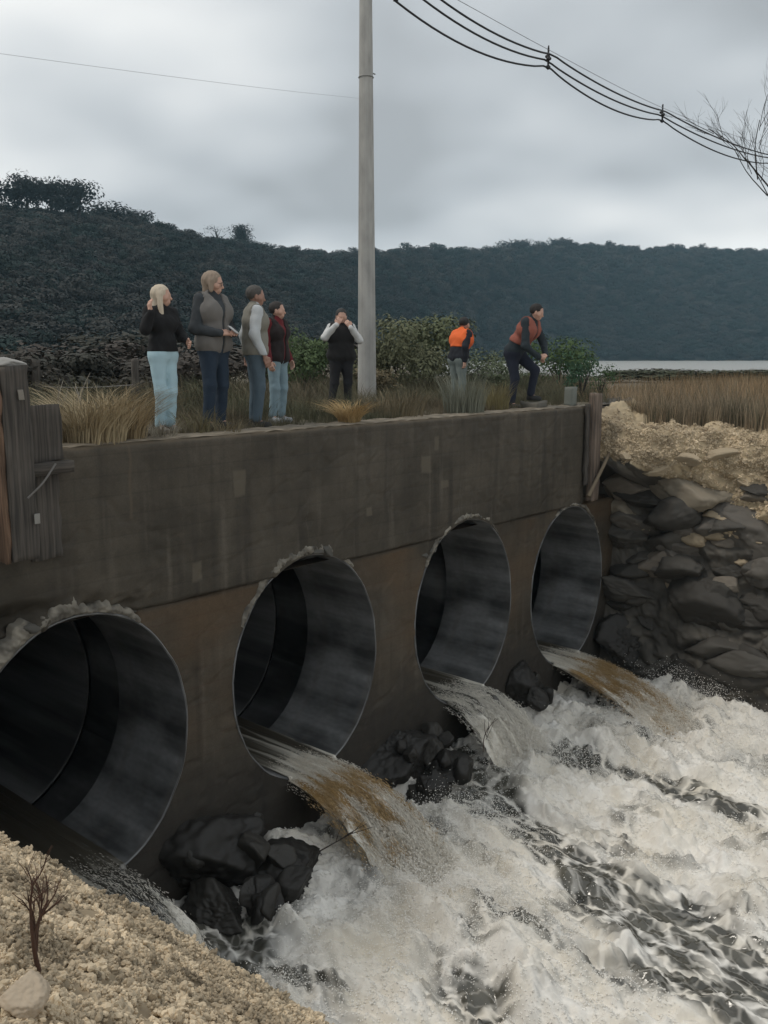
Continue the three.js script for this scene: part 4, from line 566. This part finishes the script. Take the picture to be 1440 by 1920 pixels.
function handGeo(w, dir, palmN, curl, side) {                                                  // w wrist, dir along the hand, palmN out of the back of the hand
  const D = V(...dir).normalize(), N = V(...palmN).addScaledVector(D, -V(...palmN).dot(D)).normalize(), S = D.clone().cross(N).multiplyScalar(side), P = (d, s, n) => V(...w).addScaledVector(D, d).addScaledVector(S, s).addScaledVector(N, n).toArray(), c = [];
  c.push(cap3(P(0, 0, 0), P(0.03, 0, 0), 0.024, 0.027), cap3(P(0.035, -0.022, 0), P(0.085, -0.028, 0), 0.016), cap3(P(0.035, 0.022, 0), P(0.085, 0.026, 0), 0.016), cap3(P(0.03, 0, 0), P(0.085, 0, 0), 0.017));
  [[-0.031, 0.062], [-0.011, 0.074], [0.01, 0.07], [0.03, 0.054]].forEach(([s, l]) => { const a = curl, m = P(0.088 + l * 0.5 * Math.cos(a), s * 1.05, -l * 0.5 * Math.sin(a)), e = P(0.088 + l * 0.5 * Math.cos(a) + l * 0.5 * Math.cos(2 * a), s * 1.1, -l * 0.5 * (Math.sin(a) + Math.sin(2 * a))); c.push(cap3(P(0.085, s, 0), m, 0.0095, 0.009), cap3(m, e, 0.009, 0.0075)); });
  c.push(cap3(P(0.02, -0.02, -0.004), P(0.05, -0.052, -0.014), 0.013, 0.011), cap3(P(0.05, -0.052, -0.014), P(0.085, -0.058, -0.026), 0.0105, 0.0085));
  return shape(c, 0.0062, 0.012);
}
// joints for a 1.70 m figure facing +z, its own left at +x
const REST = { hipL: [0.088, 0.9, 0], hipR: [-0.088, 0.9, 0], kneeL: [0.1, 0.49, 0.02], kneeR: [-0.1, 0.49, 0.02], ankL: [0.105, 0.085, -0.02], ankR: [-0.105, 0.085, -0.02], pelvis: [0, 0.95, 0], waist: [0, 1.07, 0.0], chest: [0, 1.28, 0.0], shL: [0.175, 1.395, -0.01], shR: [-0.175, 1.395, -0.01], neck: [0, 1.45, 0], head: [0, 1.58, 0.02], elL: [0.225, 1.12, -0.04], elR: [-0.225, 1.12, -0.04], wrL: [0.24, 0.88, 0.04], wrR: [-0.24, 0.88, 0.04] };
function person(o) {
  const J = {}; for (const k in REST) J[k] = [...(o.j?.[k] || REST[k])];
  if (o.lean) { const c = Math.cos(o.lean), s = Math.sin(o.lean); for (const k of ['waist', 'chest', 'shL', 'shR', 'neck', 'head', 'elL', 'elR', 'wrL', 'wrR']) { if (o.keep?.includes(k)) continue; const y = J[k][1] - 0.95, z = J[k][2]; J[k][1] = 0.95 + y * c - z * s; J[k][2] = z * c + y * s; } }
  const T = thing('person', o.label, 'person', o.pos, o.turn, 'people standing on the wall'); const s = o.h / 1.7; T.scale.setScalar(s);
  const f = o.fat || 1, B = (p, x, y = 0, z = 0) => [p[0] + x, p[1] + y, p[2] + z], torso = (e) => [cap3(B(J.pelvis, -0.075 * f), B(J.pelvis, 0.075 * f), 0.105 * f + e), cap3(B(J.waist, -0.06 * f), B(J.waist, 0.06 * f), 0.095 * f + e), cap3(B(J.chest, -0.085 * f, 0, 0.01), B(J.chest, 0.085 * f, 0, 0.01), 0.108 * f + e), cap3(J.waist, J.chest, 0.11 * f + e), cap3(J.pelvis, J.waist, 0.105 * f + e), cap3(B(J.shL, -0.02), B(J.shR, 0.02), 0.062 + e), cap3(J.chest, B(J.neck, 0, -0.05), 0.1 + e, 0.06 + e)];
  const arm = (S, e) => [cap3(J['sh' + S], J['el' + S], 0.054 + e, 0.043 + e), cap3(J['el' + S], J['wr' + S], 0.042 + e, 0.028 + e)], leg = (S, e) => [cap3(J['hip' + S], J['knee' + S], 0.088 * f + e, 0.058 + e), cap3(J['knee' + S], J['ank' + S], 0.058 + e, 0.04 + e)];
  const H = J.head, hy = o.headYaw || 0, hp = o.headPitch || 0, hm = new THREE.Matrix4().makeTranslation(...H).multiply(new THREE.Matrix4().makeRotationFromEuler(new THREE.Euler(hp, hy, 0, 'YXZ')));
  // body
  const headCaps = [cap3([0, 0.03, -0.02], [0, 0.03, 0.0], 0.082), cap3([0, -0.03, 0.01], [0, -0.07, 0.045], 0.065, 0.042), cap3([0, 0.055, 0.02], [0, 0.02, 0.035], 0.062, 0.058), cap3([0, 0.005, 0.085], [0, -0.028, 0.108], 0.009, 0.015), cap3([-0.03, 0.018, 0.078], [0.03, 0.018, 0.078], 0.016), cap3([-0.078, 0.012, 0], [-0.083, -0.028, 0], 0.014, 0.01), cap3([0.078, 0.012, 0], [0.083, -0.028, 0], 0.014, 0.01), cap3([-0.022, -0.062, 0.08], [0.022, -0.062, 0.08], 0.012), cap3([-0.045, -0.02, 0.05], [0.045, -0.02, 0.05], 0.034)];
  const hg = shape(headCaps, 0.007, 0.025); hg.applyMatrix4(hm);
  const bodyCaps = [...torso(-0.012), ...arm('L', -0.006), ...arm('R', -0.006), ...leg('L', -0.008), ...leg('R', -0.008), cap3(J.neck, H, 0.052, 0.05)];
  for (const S of ['L', 'R']) bodyCaps.push(cap3(J['ank' + S], B(J['ank' + S], (S === 'L' ? 0.02 : -0.02), -0.04, 0.1), 0.036, 0.026));
  const hands = ['L', 'R'].map(S => { const w = J['wr' + S], e = J['el' + S], d = o.hand?.[S]?.dir || [w[0] - e[0], w[1] - e[1], w[2] - e[2]], n = o.hand?.[S]?.back || [S === 'L' ? 1 : -1, 0, 0.2]; return handGeo(w, d, n, o.hand?.[S]?.curl ?? 0.45, S === 'L' ? -1 : 1); });
  mesh('body', join([shape(bodyCaps, 0.017, 0.04), hg, ...hands]), o.skin || skinM, T);
  const face = (name, gs, m) => { const g = join(gs); g.applyMatrix4(hm); mesh(name, g, m, T); }, ball = (r, x, y, z, sx = 1, sy = 1, sz = 1) => { const g = new THREE.IcosahedronGeometry(r, 2); g.scale(sx, sy, sz); g.translate(x, y, z); return g; };
  for (const x of [-0.032, 0.032]) face('eye', [ball(0.0105, x, 0.004, 0.084, 1.2, 0.7, 0.6)], darkM);
  face('mouth', [ball(0.02, 0, -0.06, 0.088, 1, 0.28, 0.4)], lipM);
  if (o.glasses) { const g1 = new THREE.TorusGeometry(0.022, 0.003, 5, 16), g2 = g1.clone(); g1.translate(-0.032, 0.004, 0.1); g2.translate(0.032, 0.004, 0.1); face('glasses', [g1, g2, tube([[-0.055, 0.008, 0.1], [-0.08, 0.012, 0.02]], 0.003, 0.003, 5, 3), tube([[0.055, 0.008, 0.1], [0.08, 0.012, 0.02]], 0.003, 0.003, 5, 3)], mat(0.08, 0.06, 0.05, 0.4)); }
  // hair
  const hs = o.hairStyle || 'short', hairSDF = (x, y, z) => { let d = ellip(x, y, z, [0, 0.04, -0.018], [0.093, 0.098, 0.108]); const cut = hs === 'short' ? Math.max(z - 0.052 - (y > 0.07 ? (y - 0.07) * 1.5 : 0), -(y + 0.035) + (z > -0.03 ? (z + 0.03) * 0.9 : 0)) : Math.max(z - 0.055 - (y > 0.065 ? (y - 0.065) * 1.6 : 0), -1);
    d = Math.max(d, cut); if (hs === 'long' || hs === 'bob') { const L = hs === 'long' ? -0.26 : -0.075; for (const sx of [-1, 1]) d = smin(d, capD(cap3([sx * 0.068, 0.02, -0.01], [sx * 0.08, L, sx > 0 ? 0.03 : 0.0], 0.034, hs === 'long' ? 0.03 : 0.02), x, y, z), 0.02); d = smin(d, capD(cap3([0, 0.02, -0.06], [0, L, -0.065], 0.06, hs === 'long' ? 0.05 : 0.045), x, y, z), 0.03); }
    return d + 0.007 * n3(x * 55, y * 10, z * 55); };
  const hairG = nets(hairSDF, [-0.14, hs === 'long' ? -0.36 : -0.2, -0.17], [0.14, 0.17, 0.16], 0.0075); hairG.applyMatrix4(hm); mesh('hair', hairG, mat(...o.hair, 0.75), T);
  // clothes
  const low = (S) => { const a = J['ank' + S], k = J['knee' + S]; return B(a, 0, 0.03, 0); };
  const tr = ['L', 'R'].flatMap(S => [cap3(J['hip' + S], J['knee' + S], 0.098 * f, 0.07), cap3(J['knee' + S], low(S), 0.07, 0.058)]); tr.push(cap3(B(J.pelvis, -0.075 * f, -0.03), B(J.pelvis, 0.075 * f, -0.03), 0.117 * f));
  mesh('trousers', shape(tr, 0.014, 0.04, null, 0.006), fabric(...o.trousers), T);
  const hem = o.hem ?? 0.93, trunk = torso(0.016), cutHem = (d, x, y, z) => { const c = o.lean ? Math.cos(o.lean) : 1, sn = o.lean ? Math.sin(o.lean) : 0, v = 0.95 + (y - 0.95) * c + z * sn; return Math.max(d, hem - v); };
  const sl = [...arm('L', 0.016), ...arm('R', 0.016)];
  mesh(o.topName || 'jacket', shape([...trunk, ...sl, cap3(J.neck, B(J.neck, 0, 0.03, 0.005), 0.066, 0.064)], 0.013, 0.04, cutHem, 0.007), fabric(...o.top), T);
  if (o.vest) mesh('vest', shape([...torso(0.034), cap3(J.neck, B(J.neck, 0, 0.015, 0), 0.078, 0.078)], 0.014, 0.035, (d, x, y, z) => { let q = cutHem(d, x, y, z); const fr = z - (J.chest[2] + 0.02); if (o.vestHem) { const cl = o.lean ? Math.cos(o.lean) : 1, sl2 = o.lean ? Math.sin(o.lean) : 0; q = Math.max(q, o.vestHem - (0.95 + (y - 0.95) * cl + z * sl2)); } if (fr > 0 && !o.closed) q = Math.max(q, -(Math.abs(x - 0.0) - (0.018 + Math.max(0, (y - J.chest[1]) * 0.4)))); for (const S of ['L', 'R']) q = Math.max(q, -(Math.hypot(x - J['sh' + S][0] * 1.16, (y - J['sh' + S][1]) * 0.75, z - J['sh' + S][2]) - 0.07)); return q; }, 0.006), fabric(...o.vest), T);
  for (const S of ['L', 'R']) { const a = J['ank' + S], q = S === 'L' ? 0.02 : -0.02, sy = a[1] - 0.085; mesh('shoe', shape([cap3([a[0], sy + 0.075, a[2] - 0.01], [a[0] + q * 0.3, sy + 0.055, a[2] + 0.04], 0.046, 0.042), cap3([a[0], sy + 0.036, a[2] - 0.035], [a[0] + q, sy + 0.034, a[2] + 0.14], 0.035, 0.034), cap3([a[0] + q * 0.5, sy + 0.036, a[2] + 0.05], [a[0] + q, sy + 0.034, a[2] + 0.13], 0.042, 0.04)], 0.009, 0.025, (d, x, y) => Math.max(d, sy + 0.004 - y)), fabric(...(o.shoe || [0.03, 0.03, 0.032])), T); }
  return T;
}
const spot = (px, z, lift = 0) => [colAt(px, z), groundY(colAt(px, z), z) + 0.005 + lift, z], RAD = Math.PI / 180;
const p1 = person({ label: 'blonde woman in black sweater and light blue jeans, leftmost person', pos: spot(311, -0.85), turn: 6 * RAD, h: 1.6, headYaw: 38 * RAD, hair: [0.52, 0.44, 0.34], hairStyle: 'long', top: [0.008, 0.008, 0.009], topName: 'sweater', trousers: [0.38, 0.53, 0.59], shoe: [0.3, 0.28, 0.26], hem: 0.955,
  j: { elR: [-0.26, 1.2, 0.02], wrR: [-0.24, 1.39, 0.1], elL: [0.27, 1.15, 0.02], wrL: [0.2, 1.07, 0.2], kneeL: [0.08, 0.49, 0.03], kneeR: [-0.07, 0.49, 0.02], ankL: [0.08, 0.085, 0], ankR: [-0.05, 0.085, -0.04] }, hand: { R: { dir: [-0.1, 1, -0.1], back: [-1, 0, -0.3] } } });
const p2 = person({ label: 'woman with glasses and grey vest over a dark jacket, tallest person on the left', pos: spot(405, -0.85), turn: 10 * RAD, h: 1.79, fat: 1.14, headYaw: 32 * RAD, headPitch: 0.12, glasses: true, hair: [0.26, 0.2, 0.15], hairStyle: 'bob', top: [0.035, 0.04, 0.045], vest: [0.15, 0.14, 0.13], trousers: [0.02, 0.034, 0.055], hem: 0.84,
  j: { elR: [-0.27, 1.1, -0.02], wrR: [-0.12, 1.05, 0.2], elL: [0.27, 1.1, 0.0], wrL: [0.1, 1.05, 0.22] }, hand: { R: { dir: [0.8, 0.1, 0.4], back: [0, 0.6, 0.6] }, L: { dir: [-0.6, 0.1, 0.5], back: [0, 0.8, 0.4] } } });
const p3 = person({ label: 'man in khaki vest over pale long sleeves, back half turned', pos: spot(482, -0.75), turn: 62 * RAD, h: 1.66, fat: 1.06, headYaw: -10 * RAD, headPitch: 0.1, hair: [0.06, 0.055, 0.05], top: [0.44, 0.46, 0.47], topName: 'shirt', vest: [0.2, 0.19, 0.16], trousers: [0.07, 0.1, 0.125], hem: 0.88, skin: mat(0.3, 0.17, 0.125, 0.6),
  j: { elR: [-0.23, 1.12, -0.06], wrR: [-0.22, 0.87, 0.06], elL: [0.23, 1.12, -0.08], wrL: [0.22, 0.89, -0.06] } });
const p4 = person({ label: 'man in dark red jacket standing behind the khaki vest', pos: spot(522, -1.2), turn: 12 * RAD, h: 1.53, headYaw: 20 * RAD, hair: [0.02, 0.016, 0.014], top: [0.12, 0.012, 0.016], vest: [0.02, 0.014, 0.014], trousers: [0.2, 0.28, 0.32], hem: 0.82, shoe: [0.3, 0.32, 0.34], j: { wrL: [0.25, 0.9, 0.05] } });
const p5 = person({ label: 'person in black with white sleeves, hands raised to the face beside the pole', pos: spot(641, -2.3), turn: -38 * RAD, h: 1.58, headPitch: 0.25, hair: [0.03, 0.028, 0.026], top: [0.55, 0.55, 0.54], topName: 'sweater', vest: [0.012, 0.011, 0.011], trousers: [0.014, 0.014, 0.016], shoe: [0.5, 0.5, 0.48], hem: 0.72, closed: true, fat: 1.2,
  j: { elR: [-0.29, 1.24, 0.08], wrR: [-0.11, 1.44, 0.2], elL: [0.29, 1.2, 0.08], wrL: [0.13, 1.4, 0.2], kneeR: [-0.13, 0.49, 0.03], ankR: [-0.19, 0.085, 0.06] }, hand: { R: { dir: [0.5, 0.7, -0.1], back: [0, 0, 1] }, L: { dir: [-0.5, 0.7, -0.1], back: [0, 0, 1] } } });
const p6 = person({ label: 'person seen from behind in a bright orange vest', pos: spot(858, -1.5), turn: 78 * RAD, h: 1.5, lean: 0.2, headYaw: 10 * RAD, headPitch: 0.2, hair: [0.015, 0.013, 0.012], top: [0.014, 0.016, 0.022], vest: [0.75, 0.14, 0.035], trousers: [0.16, 0.19, 0.18], hem: 0.74, vestHem: 1.13, fat: 1.22, j: { elR: [-0.24, 1.12, -0.08], wrR: [-0.22, 0.88, -0.02], elL: [0.24, 1.14, 0.06], wrL: [0.2, 0.98, 0.24] } });
const p7 = person({ label: 'dark haired man in dull red vest leaning on his raised knee, rightmost person', pos: spot(972, -0.62), turn: 8 * RAD, h: 1.74, lean: 0.42, headYaw: 14 * RAD, headPitch: 0.3, hair: [0.014, 0.011, 0.01], top: [0.02, 0.028, 0.034], vest: [0.26, 0.085, 0.06], trousers: [0.014, 0.018, 0.032], shoe: [0.03, 0.03, 0.03], hem: 0.86, vestHem: 1.04, fat: 1.16,
  keep: ['wrL', 'wrR', 'elL', 'elR'], j: { pelvis: [0, 0.93, -0.08], waist: [0, 1.04, -0.05], hipL: [0.09, 0.88, -0.08], hipR: [-0.09, 0.88, -0.1], kneeL: [0.13, 0.62, 0.22], ankL: [0.15, 0.215, 0.14], kneeR: [-0.1, 0.49, -0.03], ankR: [-0.11, 0.085, -0.07], elR: [-0.24, 1.0, 0.2], wrR: [-0.06, 0.82, 0.36], elL: [0.26, 1.02, 0.3], wrL: [0.07, 0.86, 0.42] }, hand: { R: { dir: [0.8, -0.2, 0.2], back: [0, 1, 0.4], curl: 0.6 }, L: { dir: [-0.8, -0.1, 0.1], back: [0, 1, 0.5], curl: 0.6 } } });
{ const kb = V(0.15, 0, 0.2).applyAxisAngle(V(0, 1, 0), 8 * RAD).multiplyScalar(1.76 / 1.7), b = p7.position, m = mesh('kerb_stone', worn(0.3, 0.13, 0.34, 5, 0.02), mat(0.13, 0.12, 0.1, 0.95)); m.position.set(b.x + kb.x, b.y + 0.058, b.z + kb.z); tag(m, 'rough stone under the raised foot of the leaning man', 'stone');
  const ph = mesh('phone', worn(0.07, 0.14, 0.012, 2, 0.0005), mat(0.4, 0.4, 0.4, 0.3)); ph.position.copy(V(-0.01, 1.085, 0.3).multiplyScalar(1.79 / 1.7).applyAxisAngle(V(0, 1, 0), 10 * RAD).add(p2.position)); ph.rotation.set(-1.0, 0.3, 0.3); tag(ph, 'pale phone held by the woman in grey vest', 'phone'); }
scene.fog = new THREE.FogExp2(new THREE.Color().setRGB(0.42, 0.66, 0.8), 0.0003);
renderer.render(scene, camera);
